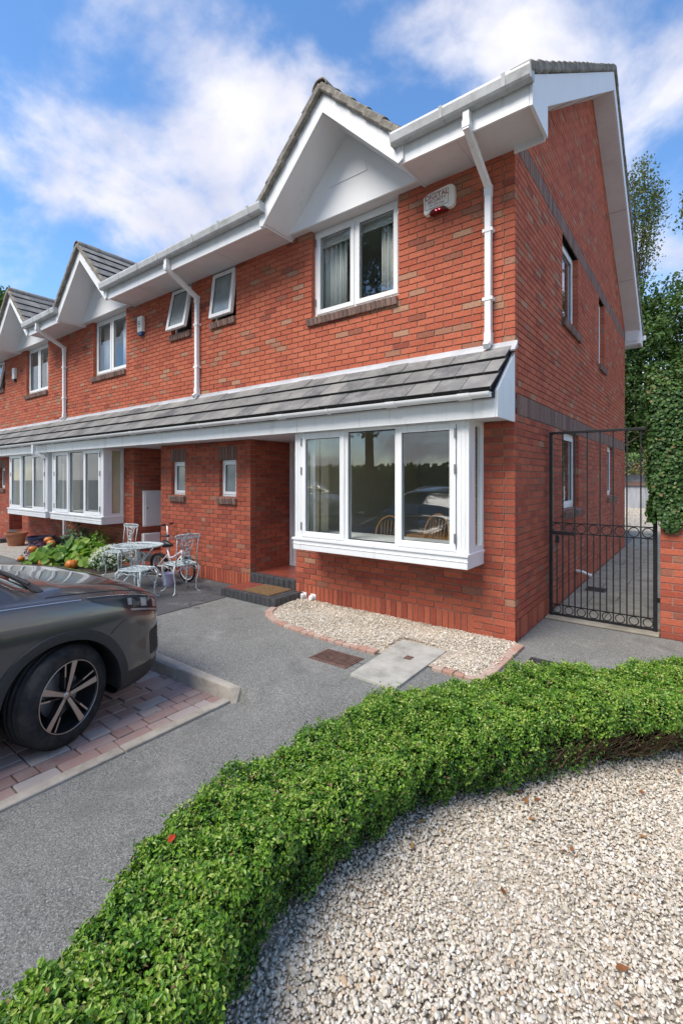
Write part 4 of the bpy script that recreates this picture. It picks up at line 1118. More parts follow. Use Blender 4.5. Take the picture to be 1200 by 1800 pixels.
def ctrl(s):
    W, u, zs, zc = float(fW(s)), float(fU(s)), float(fS(s)), float(fC(s))
    y8 = float(f8y(s)); cab = float(np.clip((s - 0.86) / 0.13, 0, 1)) * float(np.clip((4.62 - s) / 0.15, 0, 1))
    z8h = zs + (zc - zs) * 0.72
    z8 = z8h * (1 - cab) + (zc - 0.055) * cab
    z8 = max(z8, zs + 0.012)
    k_ = (zs - u)
    Y = [0, W * .85, W * .965, W * 1.0, W * 0.992, W * 1.0, W * 0.985, W * .955, W * .915, y8, y8 * .62, 0]
    Z = [u, u, u + .04, u + k_ * .30, u + k_ * .52, u + k_ * .74, u + k_ * .90, zs, zs + 0.018, z8, z8 + (zc - z8) * .72, zc]
    return np.array(Y), np.array(Z)
VL = np.arange(12.0)
def surf(s, v):
    Y, Z = ctrl(s); return pchip(VL, Y)(v), pchip(VL, Z)(v)
def v_at(s, z):
    vv_ = np.linspace(2, 8, 400); y_, z_ = surf(s, vv_)
    return float(np.interp(z, z_, vv_))
def S3(s, v, off=0.0, side=-1):
    y_, z_ = surf(s, np.array([v - .02, v, v + .02]))
    y2, z2 = surf(min(s + .02, LC), np.array([v])); y1, z1 = surf(max(s - .02, 0), np.array([v]))
    ds = min(s + .02, LC) - max(s - .02, 0)
    tv = Vector((0, y_[2] - y_[0], z_[2] - z_[0])); ts = Vector((-ds, y2[0] - y1[0], z2[0] - z1[0]))
    n = tv.cross(ts)
    n = n.normalized() if n.length > 1e-9 else Vector((0, 1, 0))
    if n.y < 0 and v < 9 or n.z < 0 and v >= 9: n = -n
    p = Vector((-s, y_[1], z_[1])) + n * off
    return Vector((p.x, p.y * side, p.z))
AX = [(0.875, 0.339), (3.66, 0.339)]
RA = 0.392

kp = NT('car_paint', 0.22, 0.45, 0.5, 1.0); kp.col((0.095, 0.088, 0.087)); kp.b.inputs['Coat Roughness'].default_value = 0.03
kp = NT('car_paint_silver', 0.3, 0.6, 0.5, 0.9); kp.col((0.50, 0.52, 0.54)); kp.b.inputs['Coat Roughness'].default_value = 0.03
simple('car_plastic', (0.022, 0.022, 0.023), 0.55, var=0.2, scale=30, obj=True)
kp = NT('car_glass', 0.02, 0.0, 1.0, 1.0); kp.col((0.010, 0.012, 0.013))
kp = NT('chrome', 0.28, 0.8); kp.col((0.60, 0.60, 0.59))
k = NT('tyre_rubber', 0.85, spec=0.25); k.col(k.mix(k.rng(k.noise(9, 5, 0.7, True), 0.4, 0.75), (0.018, 0.018, 0.019), (0.055, 0.052, 0.05)))
kp = NT('machined_alloy', 0.34, 0.85); kp.col((0.46, 0.41, 0.38))
simple('black_alloy', (0.012, 0.012, 0.013), 0.3)
simple('lamp_inner', (0.36, 0.37, 0.39), 0.25, 0.5)
simple('lamp_dark', (0.03, 0.032, 0.036), 0.12, spec=0.5)
simple('plate_white', (0.75, 0.75, 0.72), 0.4)

def make_car(name, label, paint):
    C = empty(name, (0, 0, 0), label, 'car')
    ss = np.unique(np.concatenate([[0, .005, .012, .02, .03, .045], np.arange(0.06, LC, 0.02), [LC - .02, LC - .01, LC]]))
    vs_ = np.unique(np.concatenate([np.linspace(0, 1, 3), np.linspace(1, 9, 85), np.linspace(9, 11, 19)]))
    nS, nV = len(ss), len(vs_)
    G = np.zeros((nS, nV, 3))
    for i, s_ in enumerate(ss):
        y_, z_ = surf(s_, vs_); G[i, :, 0] = -s_; G[i, :, 1] = y_; G[i, :, 2] = z_
    def cut(p):
        return any((-p[0] - a) ** 2 + (p[2] - b) ** 2 < RA * RA for a, b in AX)
    verts = G.reshape(-1, 3).copy(); quads = []; info = []
    for i in range(nS - 1):
        for j in range(nV - 1):
            c_ = G[i:i + 2, j:j + 2].reshape(-1, 3).mean(0)
            if 0.6 < vs_[j] < 8 and cut(c_) and c_[1] > 0.5: continue
            if vs_[j] < 1 and cut(c_): continue
            quads.append((i * nV + j, i * nV + j + 1, (i + 1) * nV + j + 1, (i + 1) * nV + j)); info.append(((ss[i] + ss[i + 1]) / 2, (vs_[j] + vs_[j + 1]) / 2, c_[2]))
    cnt = {}
    for q in quads:
        for a, b in zip(q, q[1:] + q[:1]):
            e = (min(a, b), max(a, b)); cnt[e] = cnt.get(e, 0) + 1
    bv = set(x for e, n in cnt.items() if n == 1 for x in e)
    for i in bv:
        p = verts[i]
        for a, b in AX:
            d = math.hypot(-p[0] - a, p[2] - b)
            if abs(d - RA) < 0.035 and p[1] > 0.5:
                p[0] = -(a + (-p[0] - a) * RA / d); p[2] = b + (p[2] - b) * RA / d
    groups = {'body': [], 'cladding': [], 'windscreen': [], 'side_window': [], 'rear_window': [], 'bonnet': []}
    for q, (s_, v_, z_) in zip(quads, info):
        if 1.02 < s_ < 1.88 and v_ > 9.15: g = 'windscreen'
        elif 4.22 < s_ < 4.48 and v_ > 9.2: g = 'rear_window'
        elif 1.42 + (v_ - 8.1) * 0.50 < s_ < 4.12 - (v_ - 8.1) * 0.25 and 8.12 < v_ < 8.86 and abs(s_ - 2.55) > .03 and abs(s_ - 3.45) > .03: g = 'side_window'
        elif z_ < 0.345 + (0.03 if s_ < .5 else 0): g = 'cladding'
        elif 0.035 < s_ < 0.98 and v_ > 8.25: g = 'bonnet'
        else: g = 'body'
        groups[g].append(q)
    mats = {'body': paint, 'cladding': 'car_plastic', 'windscreen': 'car_glass', 'side_window': 'car_glass', 'rear_window': 'car_glass', 'bonnet': paint}
    n0 = len(verts)
    mir = verts * np.array([1, -1, 1])
    allv = np.concatenate([verts, mir])
    for g, qs in groups.items():
        qs = np.array(qs); both = np.concatenate([qs, qs[:, ::-1] + n0])
        used = np.unique(both); rem = -np.ones(len(allv), int); rem[used] = np.arange(len(used))
        o = fast_mesh(g, allv[used], rem[both], mats[g], C, smooth=True, origin=(0, 0, 0))
        bm = bmesh.new(); bm.from_mesh(o.data); bmesh.ops.remove_doubles(bm, verts=bm.verts, dist=1e-4); bmesh.ops.recalc_face_normals(bm, faces=bm.faces); bm.to_mesh(o.data); bm.free()
    # flat nose and tail panels
    for s_, nm in ((0.0, 'front_panel'), (LC, 'tail_panel')):
        y_, z_ = surf(s_, np.linspace(0, 11, 45)); pr = [(-s_, y, z) for y, z in zip(y_, z_)]
        MB().poly(pr + [(a, -b, c_) for a, b, c_ in pr[::-1][1:-1]]).build(nm, paint, C)
    m = MB(); m.box(-0.02, 0.012, -0.42, 0.42, 0.50, 0.70); gr = m.build('grille', 'car_plastic', C, bevel=0.01)
    for i in range(5): MB().box(0.012, 0.02, -0.40, 0.40, 0.52 + i * .036, 0.532 + i * .036).build('grille_bar', 'chrome', gr)
    MB().box(0.0, 0.022, -0.26, 0.26, 0.385, 0.49).build('number_plate', 'plate_white', C, bevel=0.003)
    # wheels
    for ai, (a, zc) in enumerate(AX):
        for side in (-1, 1):
            yo = side * 0.905
            wx = a - (0.035 if ai == 0 else 0)
            wl = empty('wheel', (-wx, yo, zc), parent=C)
            Mx = Matrix.Translation((-wx, yo, zc)) @ Matrix.Rotation(R(19 if ai == 0 else 0), 4, 'Z') @ Matrix.Rotation(R(-90 * side), 4, 'X') @ Matrix.Diagonal((.94, .94, 1, 1))
            T_ = [(.236, -.005), (.250, .006), (.275, .010), (.305, .006), (.326, -.010), (.336, -.030)]
            for g in range(4):
                z0 = -.045 - g * .042; T_ += [(.339, z0 + .010), (.339, z0 - .020), (.331, z0 - .022), (.331, z0 - .030)]
            T_ += [(.338, -.215), (.328, -.228), (.30, -.235), (.236, -.22)]
            MB().lathe([(r_ / .94, z_) for r_, z_ in T_], 72, Mx).build('tyre', 'tyre_rubber', wl, smooth=True)
            MB().lathe([(.252, -.003), (.2525, .003), (.246, .003), (.240, -.012), (.236, -.03), (.225, -.06), (.215, -.19), (.03, -.19)], 64, Mx).build('rim', 'black_alloy', wl, smooth=True)
            MB().lathe([(.2535, .0), (.253, .0045), (.2465, .0045), (.2455, .0)], 64, Mx).build('rim_edge', 'machined_alloy', wl, smooth=True)
            MB().lathe([(.0, -.10), (.16, -.10), (.16, -.115)], 40, Mx).build('brake_disc', 'hinge_metal', wl)
            for q in range(5):
                rot = Mx @ Matrix.Rotation(R(72 * q + 11), 4, 'Z')
                def slab(pts, z0, z1, mat, nm):
                    m_ = MB(); n_ = len(pts)
                    a_ = [rot @ Vector((x, y, (z0(x) if callable(z0) else z0))) for x, y in pts]; b_ = [rot @ Vector((x, y, (z1(x) if callable(z1) else z1))) for x, y in pts]
                    m_.faces(a_ + b_, [tuple(range(n_))[::-1], tuple(range(n_, 2 * n_))] + [(i, (i + 1) % n_, n_ + (i + 1) % n_, n_ + i) for i in range(n_)]); m_.build(nm, mat, wl)
                ft = lambda x: -.004 - 0.030 * max(0, 1 - x / .22)
                slab([(.028, -.018), (.12, -.026), (.246, -.040), (.248, .012), (.12, .012), (.028, .014)], lambda x: ft(x) - .05, ft, 'black_alloy', 'spoke_body')
                slab([(.030, -.015), (.12, -.023), (.244, -.037), (.246, .009), (.12, .009), (.030, .011)], lambda x: ft(x) + .0002, lambda x: ft(x) + .0022, 'machined_alloy', 'spoke')
                slab([(.05, .016), (.13, .030), (.244, .052), (.242, .068), (.13, .046), (.05, .028)], lambda x: ft(x) - .05, lambda x: ft(x) - .006, 'black_alloy', 'spoke_body')
                slab([(.14, .034), (.244, .054), (.243, .066), (.14, .046)], lambda x: ft(x) - .0058, lambda x: ft(x) - .004, 'machined_alloy', 'thin_spoke')
            MB().lathe([(.0, -.022), (.024, -.023), (.031, -.030), (.034, -.06)], 24, Mx).build('hub_cap', 'machined_alloy', wl, smooth=True)
            # wheel housing and arch trim
            Mh = Matrix.Translation((-a, 0, zc)) @ Matrix.Rotation(R(-90 * side), 4, 'X')
            m = MB(); yw = float(fW(a))
            m.lathe([(RA, yw - .012), (RA, .52), (0.0, .52)], 40, Mh, a0=R(-12) if side < 0 else R(-192), a1=R(192) if side < 0 else R(12)); m.build('wheel_housing', 'car_plastic', C)
            m = MB(); prev = None; N_ = 60
            rows = []
            for t_ in range(N_ + 1):
                an = R(-9 + 198 * t_ / N_); row = []
                for rr_, of in ((RA - .004, -.03), (RA - .004, .012), (RA + .03, .016), (RA + .058, .012), (RA + .066, -.004)):
                    s_ = a - rr_ * math.cos(an) * 1.0; z_ = zc + rr_ * math.sin(an)
                    z_c = max(z_, float(fU(np.clip(s_, 0, LC))) + .045)
                    v_ = v_at(np.clip(s_, .02, LC), z_c); p = S3(float(np.clip(s_, .0, LC)), v_, of, side); row.append((p.x, p.y, z_c))
                rows.append(row)
            for t_ in range(N_):
                for c_ in range(4): m.poly([rows[t_][c_], rows[t_ + 1][c_], rows[t_ + 1][c_ + 1], rows[t_][c_ + 1]])
            smooth_angle(m.build('arch_trim', 'car_plastic', C), 50)
    # surface patches
    def patch(nm, mat, srange, zt, zb_, off, side, n=14, mz=5, parent=C, byv=False):
        m = MB(); g = []
        for i in range(n + 1):
            s_ = srange[0] + (srange[1] - srange[0]) * i / n; t_ = i / n; row = []
            for j in range(mz + 1):
                q = zb_(t_) + (zt(t_) - zb_(t_)) * j / mz
                row.append(S3(s_, q if byv else v_at(s_, q), off, side))
            g.append(row)
        for i in range(n):
            for j in range(mz): m.poly([g[i][j], g[i + 1][j], g[i + 1][j + 1], g[i][j + 1]])
        o = m.build(nm, mat, parent); smooth_angle(o, 60); return o
    for side in (-1, 1):
        hl = patch('headlight', 'lamp_dark', (0.72, 0.05), lambda t_: 6.92, lambda t_: 6.86 - 1.75 * t_ ** .55 + .35 * t_ ** 5, .004, side, 22, 8, byv=True)
        patch('lamp_unit', 'lamp_inner', (0.42, 0.385), lambda t_: 6.55, lambda t_: 6.0, .0058, side, 4, 3, hl, True)
        patch('lamp_unit', 'lamp_inner', (0.30, 0.245), lambda t_: 6.6, lambda t_: 5.85, .0058, side, 4, 3, hl, True)
        patch('lamp_unit', 'lamp_inner', (0.17, 0.12), lambda t_: 6.6, lambda t_: 5.8, .0058, side, 4, 3, hl, True)
        patch('light_strip', 'lamp_inner', (0.40, 0.07), lambda t_: 5.72 - .12 * t_, lambda t_: 5.60 - .12 * t_, .0060, side, 12, 1, hl, True)
        patch('lamp_trim', 'chrome', (0.72, 0.06), lambda t_: 6.99, lambda t_: 6.93, .006, side, 16, 1, hl, True)
        patch('wing_trim', 'chrome', (1.28, 0.76), lambda t_: 6.86, lambda t_: 6.78, .005, side, 12, 1, C, True)
        m = MB(); m.tube([S3(s_, 8.22, .001, side) for s_ in np.linspace(0.08, 0.97, 24)], .0035, 6); m.build('bonnet_gap', 'dark_gap', C)
        m = MB(); m.tube([S3(s_, v_at(s_, z_), .0008, side) for s_, z_ in ((.44, .775), (.47, .76), (.50, .74), (.53, .72), (.56, .69))], .003, 6); m.build('bumper_gap', 'dark_gap', C)
        vt = patch('bumper_vent', 'car_plastic', (0.20, 0.045), lambda t_: .60 + .03 * t_, lambda t_: .42, .004, side, 8, 6)
        for i in range(6): patch('vent_slat', 'car_plastic', (0.17, 0.06), lambda t_, i=i: .455 + i * .03, lambda t_, i=i: .443 + i * .03, .012, side, 4, 1, vt)
        m = MB(); m.tube([S3(s_, v_at(s_, z_), .008, side) for s_, z_ in ((.030, .62), (.032, .56), (.036, .50), (.045, .43), (.07, .395), (.12, .39))], .007, 8); m.build('vent_trim', 'chrome', C, smooth=True)
        m = MB(); m.tube([S3(s_, 9.35, .03 if 2.2 < s_ < 4.0 else .004, side) for s_ in np.linspace(2.1, 4.1, 24)], .016, 8); m.build('roof_rail', 'chrome', C, smooth=True)
        m = MB(); m.tube([S3(s_, 8.92, .004, side) for s_ in np.linspace(1.38, 4.05, 40)], .009, 6); m.build('window_trim', 'chrome', C, smooth=True)
        m = MB(); m.tube([S3(s_, 8.1, .004, side) for s_ in np.linspace(1.38, 4.15, 40)], .008, 6); m.build('belt_trim', 'chrome', C, smooth=True)
        for s_, z0, z1 in ((1.42, .38, 1.0), (2.52, .38, 1.02), (3.32, .62, 1.03)):
            m = MB(); m.tube([S3(s_, v_at(s_, z_), .0006, side) for z_ in np.linspace(z0, z1, 10)], .003, 6); m.build('door_gap', 'dark_gap', C)
        for s_ in (2.34, 3.22): MB().bar(S3(s_, v_at(s_, .93), .02, side), S3(s_ - .18, v_at(s_ - .18, .925), .02, side), .018, .03).build('door_handle', paint, C, bevel=.006)
        m = MB(); Mm = Matrix.Translation((-1.62, side * 1.02, 1.10)) @ Matrix.Diagonal((.10, .12, .075, 1)); v_, f_ = ico(3)
        m.faces([Mm @ Vector(p) for p in v_], [tuple(q) for q in f_]); mr = m.build('door_mirror', paint, C, smooth=True)
        MB().bar((-1.58, side * .90, 1.06), (-1.6, side * .97, 1.07), .05, .04).build('mirror_arm', 'car_plastic', mr)
        MB().bar((-1.72, side * .95, 1.10), (-1.722, side * 1.10, 1.10), .004, .11).build('mirror_glass', 'car_glass', mr)
        patch('tail_light', 'rusty_iron', (4.25, 4.60), lambda t_: 1.02, lambda t_: .88, .004, side, 8, 4)
    # cowl and wipers
    m = MB(); g = [[S3(s_, v_, .004, sd) for sd, v_ in [(-1, q) for q in np.linspace(9.0, 11, 10)] + [(1, q) for q in np.linspace(11, 9.0, 10)[1:]]] for s_ in (0.955, 0.99, 1.03)]
    for i in range(2):
        for j in range(len(g[0]) - 1): m.poly([g[i][j], g[i + 1][j], g[i + 1][j + 1], g[i][j + 1]])
    m.build('cowl', 'car_plastic', C)
    for y0, y1 in ((-.55, .02), (.08, .58)):
        sgn = -1 if y0 < 0 else 1
        pA = S3(1.01, 10.0 if abs(y0) < .3 else 9.5, .02, sgn); pB = Vector((-1.09, y1, float(fC(1.09)) + .012 - .03 * abs(y1)))
        MB().tube([pA, (pA + pB) / 2 + Vector((0, 0, .015)), pB], .008, 6).build('wiper', 'car_plastic', C)
    return C
car = make_car('parked_car', 'dark grey estate car with the wheel turned to the block paving, nose towards the houses', 'car_paint')
car['label'] = 'dark grey SUV parked on the block paving, nose to the kerb'
car.location = (-2.81, -2.715, ZP)
car.rotation_euler = (0, 0, R(90))
silver = copy_tree(car)
silver['label'] = 'silver SUV parked across the yard, seen only as a reflection in the bay window'
for ch in silver.children_recursive:
    if ch.type == 'MESH' and any(mt.name == 'car_paint' for mt in ch.data.materials):
        ch.data = ch.data.copy()
        for i, mt in enumerate(ch.data.materials):
            if mt.name == 'car_paint': ch.data.materials[i] = MATS['car_paint_silver']
silver.location = (-9.3, -9.8, 0.0); silver.rotation_euler = (0, 0, R(10))
# ------------------------------------------------------------------ foliage
def leafmat(name, stops, rough=0.5, trans=0.25, spec=0.35):
    k = NT(name, rough, spec=spec)
    c = k.ramp(k.attr('tone'), stops)
    k.col(c)
    ts = k.n('ShaderNodeBsdfTranslucent'); k.l(k.mix(1.0, c, (1.2, 1.35, 0.6), 'MULTIPLY'), ts.inputs[0])
    ms = k.n('ShaderNodeMixShader'); ms.inputs[0].default_value = trans
    k.l(k.b.outputs[0], ms.inputs[1]); k.l(ts.outputs[0], ms.inputs[2]); k.l(ms.outputs[0], k.t.nodes['Material Output'].inputs[0])
    return k.m
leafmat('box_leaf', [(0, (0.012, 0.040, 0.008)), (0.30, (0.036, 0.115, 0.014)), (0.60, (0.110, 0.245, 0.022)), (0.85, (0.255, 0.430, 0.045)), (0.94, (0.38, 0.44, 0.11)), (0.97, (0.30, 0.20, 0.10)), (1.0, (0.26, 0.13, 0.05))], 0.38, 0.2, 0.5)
leafmat('tree_leaf', [(0, (0.022, 0.052, 0.014)), (0.5, (0.060, 0.125, 0.026)), (0.85, (0.13, 0.19, 0.042)), (1.0, (0.24, 0.22, 0.07))], 0.5, 0.3)
leafmat('birch_leaf', [(0, (0.055, 0.085, 0.025)), (0.5, (0.11, 0.14, 0.045)), (1.0, (0.23, 0.21, 0.075))], 0.5, 0.35)
leafmat('ivy_leaf', [(0, (0.020, 0.050, 0.015)), (0.5, (0.052, 0.118, 0.028)), (0.84, (0.120, 0.205, 0.050)), (0.93, (0.16, 0.20, 0.08)), (1.0, (0.24, 0.13, 0.06))], 0.42, 0.1, 0.3)
leafmat('veg_leaf', [(0, (0.08, 0.20, 0.03)), (0.5, (0.20, 0.36, 0.05)), (1.0, (0.36, 0.48, 0.10))], 0.45, 0.3)
leafmat('grey_green_leaf', [(0, (0.06, 0.12, 0.06)), (1.0, (0.16, 0.25, 0.13))], 0.5, 0.25)
leafmat('purple_leaf', [(0, (0.08, 0.02, 0.05)), (1.0, (0.22, 0.06, 0.14))], 0.5, 0.2)
leafmat('white_petal', [(0, (0.70, 0.72, 0.66)), (1.0, (0.82, 0.82, 0.80))], 0.6, 0.3)
leafmat('dead_leaf', [(0, (0.14, 0.055, 0.02)), (0.6, (0.30, 0.11, 0.035)), (1.0, (0.38, 0.22, 0.08))], 0.7, 0.1)
simple('bark', (0.085, 0.07, 0.055), 0.95, var=0.45, scale=12, spec=0.1)
simple('twig', (0.20, 0.14, 0.085), 0.9, var=0.35, scale=30, spec=0.15)
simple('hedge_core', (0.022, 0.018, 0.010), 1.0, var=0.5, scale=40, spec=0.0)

def unit(a): return a / np.maximum(np.linalg.norm(a, axis=-1, keepdims=True), 1e-9)
def leaves(name, P, N, size, mat, parent, tones, hexa=False, ratio=0.52, fold=0.25, jit=0.6, droop=0.0, kind=None):
    n = len(P); P = np.asarray(P, float)
    nr = unit(np.asarray(N, float) + rng.normal(0, jit, (n, 3)))
    d = rng.normal(size=(n, 3)); d[:, 2] -= droop; d = unit(d - nr * (d * nr).sum(-1, keepdims=True)); sd = np.cross(nr, d)
    sz = (size * rng.uniform(0.7, 1.25, n))[:, None]; wd = sz * ratio
    if hexa:
        a = P; f = P + d * sz
        l1 = P + d * sz * .30 + sd * wd * .46 + nr * wd * fold; l2 = P + d * sz * .70 + sd * wd * .40 + nr * wd * fold
        r1 = P + d * sz * .30 - sd * wd * .46 + nr * wd * fold; r2 = P + d * sz * .70 - sd * wd * .40 + nr * wd * fold
        V = np.stack([a, l1, l2, f, r2, r1], 1).reshape(-1, 3); b = np.arange(n)[:, None] * 6
        Q = np.concatenate([b + np.array([0, 3, 2, 1]), b + np.array([0, 5, 4, 3])], 1).reshape(-1, 4); t_ = np.repeat(tones, 2)
    else:
        V = np.stack([P, P + d * sz * .45 + sd * wd * .5 + nr * wd * fold, P + d * sz, P + d * sz * .45 - sd * wd * .5 + nr * wd * fold], 1).reshape(-1, 3)
        Q = (np.arange(n)[:, None] * 4 + np.array([0, 3, 2, 1])); t_ = tones
    return fast_mesh(name, V, Q, mat, parent, t_, kind=kind)

# ---- box hedge: a low clipped hedge curving from the lower left to the right edge
HC = [(0.62, -5.35), (0.52, -4.95), (0.35, -4.5), (0.17, -4.1), (0.085, -3.65), (0.10, -3.2), (0.215, -2.78), (0.43, -2.36), (0.74, -1.98), (1.07, -1.56), (1.43, -1.13), (1.86, -0.70), (2.5, -0.15)]
tq = np.linspace(0, 1, len(HC)); hcx = pchip(tq, [p[0] for p in HC]); hcy = pchip(tq, [p[1] for p in HC])
uu = np.linspace(0, 1, 400); cxs, cys = hcx(uu), hcy(uu); ln = np.concatenate([[0], np.cumsum(np.hypot(np.diff(cxs), np.diff(cys)))]); HL = ln[-1]
def hedge_frame(l):
    cx_, cy_ = np.interp(l, ln, cxs), np.interp(l, ln, cys); e = 0.02
    dx = np.interp(l + e, ln, cxs) - np.interp(l - e, ln, cxs); dy = np.interp(l + e, ln, cys) - np.interp(l - e, ln, cys)
    q = np.hypot(dx, dy); return cx_, cy_, dx / q, dy / q
def wob(l, q):
    return 0.020 * np.sin(l * 6.1 + q * 5.0) + 0.016 * np.sin(l * 13.7 - q * 9.0 + 1.3) + 0.013 * np.sin(l * 3.3 + q * 17 + 2) + 0.012 * np.sin(l * 27 + q * 21.0) + 0.010 * np.sin(l * 45 - q * 37 + .5) + 0.008 * np.sin(l * 71 + q * 53)
def hedge_pt(l, q, depth):
    """q runs 0..1 round the section: inner foot, inner face, top, outer face, outer foot"""
    cx_, cy_, tx, ty = hedge_frame(l)
    hw, hh, rr = 0.225 + 0.085 * np.clip((l - 1.3) / 1.6, 0, 1), 0.385 + 0.012 * np.clip((l - 2.0) / 1.5, 0, 1) + 0.020 * np.sin(l * 2.2) + 0.012 * np.sin(l * 5.3), 0.075
    sf = hh - rr; tp = 2 * (hw - rr); qa = math.pi / 2 * rr; tot = 2 * sf + tp + 2 * qa
    d = q * tot
    x = np.zeros_like(d); z = np.zeros_like(d); nx = np.zeros_like(d); nz = np.zeros_like(d)
    s1 = d < sf; s2 = ~s1 & (d < sf + qa); s3 = ~s1 & ~s2 & (d < sf + qa + tp); s4 = ~s1 & ~s2 & ~s3 & (d < sf + 2 * qa + tp); s5 = ~(s1 | s2 | s3 | s4)
    a2 = (d - sf) / rr; a4 = (d - sf - qa - tp) / rr
    x = np.where(s1, hw, np.where(s2, hw - rr + rr * np.cos(a2), np.where(s3, hw - rr - (d - sf - qa), np.where(s4, -(hw - rr) - rr * np.sin(a4), -hw))))
    z = np.where(s1, d, np.where(s2, sf + rr * np.sin(a2), np.where(s3, hh, np.where(s4, sf + rr * np.cos(a4), tot - d))))
    nx = np.where(s1, 1.0, np.where(s2, np.cos(a2), np.where(s3, 0.0, np.where(s4, -np.sin(a4), -1.0))))
    nz = np.where(s1, 0.0, np.where(s2, np.sin(a2), np.where(s3, 1.0, np.where(s4, np.cos(a4), 0.0))))
    off = wob(l, q) - depth
    x = x + nx * off - 0.10 * nx * np.clip(1 - z / 0.24, 0, 1); z = z + nz * off
    return np.stack([cx_ + ty * x, cy_ - tx * x, np.maximum(z, 0.0) + 0.01], -1), np.stack([ty * nx, -tx * nx, nz + 0.2], -1), nx, z
hd = empty('box_hedge', (0.4, -2.4, 0), 'low clipped green box hedge curving across the foreground beside the gravel', 'hedge')
n = 340000
l = rng.uniform(0, HL, n * 2)
wgt = np.where((l > 0.35) & (l < HL - 0.55), 1.0, 0.25); l = l[rng.uniform(0, 1, n * 2) < wgt][:n]; n = len(l)
a = rng.uniform(0.01, 0.99, n)
dep = np.abs(rng.normal(0, 0.034, n)) - 0.018
P, N, ca, z = hedge_pt(l, a, dep)
low_in = (ca > 0.2) & (z < 0.27)
bare = np.clip((P[:, 0] - 0.62) / 0.5, 0, 1)
hole = np.sin(P[:, 0] * 47 + 3 * np.sin(P[:, 1] * 31)) * np.sin(P[:, 1] * 53 + 2 * np.sin(P[:, 2] * 41)) * np.sin(P[:, 2] * 61 + P[:, 0] * 23)
keep = ~((hole > 0.22) & (dep < 0.03)) & ~(low_in & (rng.uniform(0, 1, n) < 0.25 + 0.72 * bare)) & ~((z < 0.06) & (rng.uniform(0, 1, n) < 0.6))
clump = 0.5 + 0.5 * np.sin(P[:, 0] * 31 + 2 * np.sin(P[:, 1] * 17)) * np.sin(P[:, 1] * 29 + 1.4 * np.sin(P[:, 0] * 23))
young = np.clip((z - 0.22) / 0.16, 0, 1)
tn = np.clip(0.36 + 0.28 * young + 0.34 * (clump - 0.5) - dep * 7.5 + rng.normal(0, 0.17, n), 0, 0.92)  # depth term darkens inner leaves: shade inside the hedge put into the tone
dry = rng.uniform(0, 1, n) < 0.03 + 0.10 * (low_in) * bare
tn[dry] = rng.uniform(0.93, 1.0, dry.sum())
P, N, tn = P[keep], N[keep], tn[keep]
nearl = np.hypot(P[:, 0] - CAM.x, P[:, 1] - CAM.y) < 2.5
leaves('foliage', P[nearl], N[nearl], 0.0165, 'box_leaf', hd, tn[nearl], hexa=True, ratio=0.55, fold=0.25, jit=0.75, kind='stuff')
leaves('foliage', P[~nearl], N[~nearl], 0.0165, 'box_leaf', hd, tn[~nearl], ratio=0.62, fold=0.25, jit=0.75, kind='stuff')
# young shoots standing out of the clipped surface
ns = 2600; ls = rng.uniform(0.3, HL - 0.5, ns); qs_ = rng.uniform(0.12, 0.92, ns)
Ps, Ns, cs_, zs_ = hedge_pt(ls, qs_, np.full(ns, 0.02)); keep_s = ~((cs_ > .3) & (zs_ < .25)); Ps, Ns = Ps[keep_s], unit(Ns[keep_s] + rng.normal(0, .35, (keep_s.sum(), 3))); ns = len(Ps)
hl_ = rng.uniform(0.03, 0.075, ns); tt = np.linspace(0.25, 1.0, 7)
PP = (Ps[:, None, :] + Ns[:, None, :] * (hl_[:, None] * tt[None])[..., None] + rng.normal(0, .003, (ns, 7, 3))).reshape(-1, 3)
leaves('shoots', PP, np.repeat(Ns, 7, 0), 0.0165, 'box_leaf', hd, np.clip(np.repeat(rng.normal(.68, .12, ns), 7) + rng.normal(0, .06, ns * 7), 0, .92), ratio=.55, fold=.25, jit=.9, kind='stuff')
# dark twiggy heart of the hedge
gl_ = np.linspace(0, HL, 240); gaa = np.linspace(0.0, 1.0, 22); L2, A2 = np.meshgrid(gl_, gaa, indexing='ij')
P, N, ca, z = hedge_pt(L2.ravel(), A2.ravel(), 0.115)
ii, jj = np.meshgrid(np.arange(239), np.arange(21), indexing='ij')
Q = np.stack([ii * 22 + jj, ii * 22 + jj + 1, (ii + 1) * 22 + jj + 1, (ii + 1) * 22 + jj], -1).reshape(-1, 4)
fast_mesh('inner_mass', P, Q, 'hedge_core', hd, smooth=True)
m = MB()
for i in range(1100):
    l_ = random.uniform(3.4, HL - 0.3) if random.random() < 0.8 else random.uniform(0.5, 3.6)
    a_ = random.uniform(0.0, 0.16)
    p0, _, _, _ = hedge_pt(np.array([l_]), np.array([a_ * .3]), np.array([0.09])); p1, _, _, _ = hedge_pt(np.array([l_ + random.uniform(-.12, .12)]), np.array([a_ + .05]), np.array([random.uniform(-.01, .03)]))
    p0 = Vector(p0[0]); p1 = Vector(p1[0]); mid = (p0 + p1) / 2 + Vector((random.uniform(-.03, .03), random.uniform(-.03, .03), random.uniform(-.01, .03)))
    m.tube([p0, mid, p1], [0.0035, 0.0026, 0.0012], 4, caps=False)
m.build('twigs', 'twig', hd, kind='stuff')

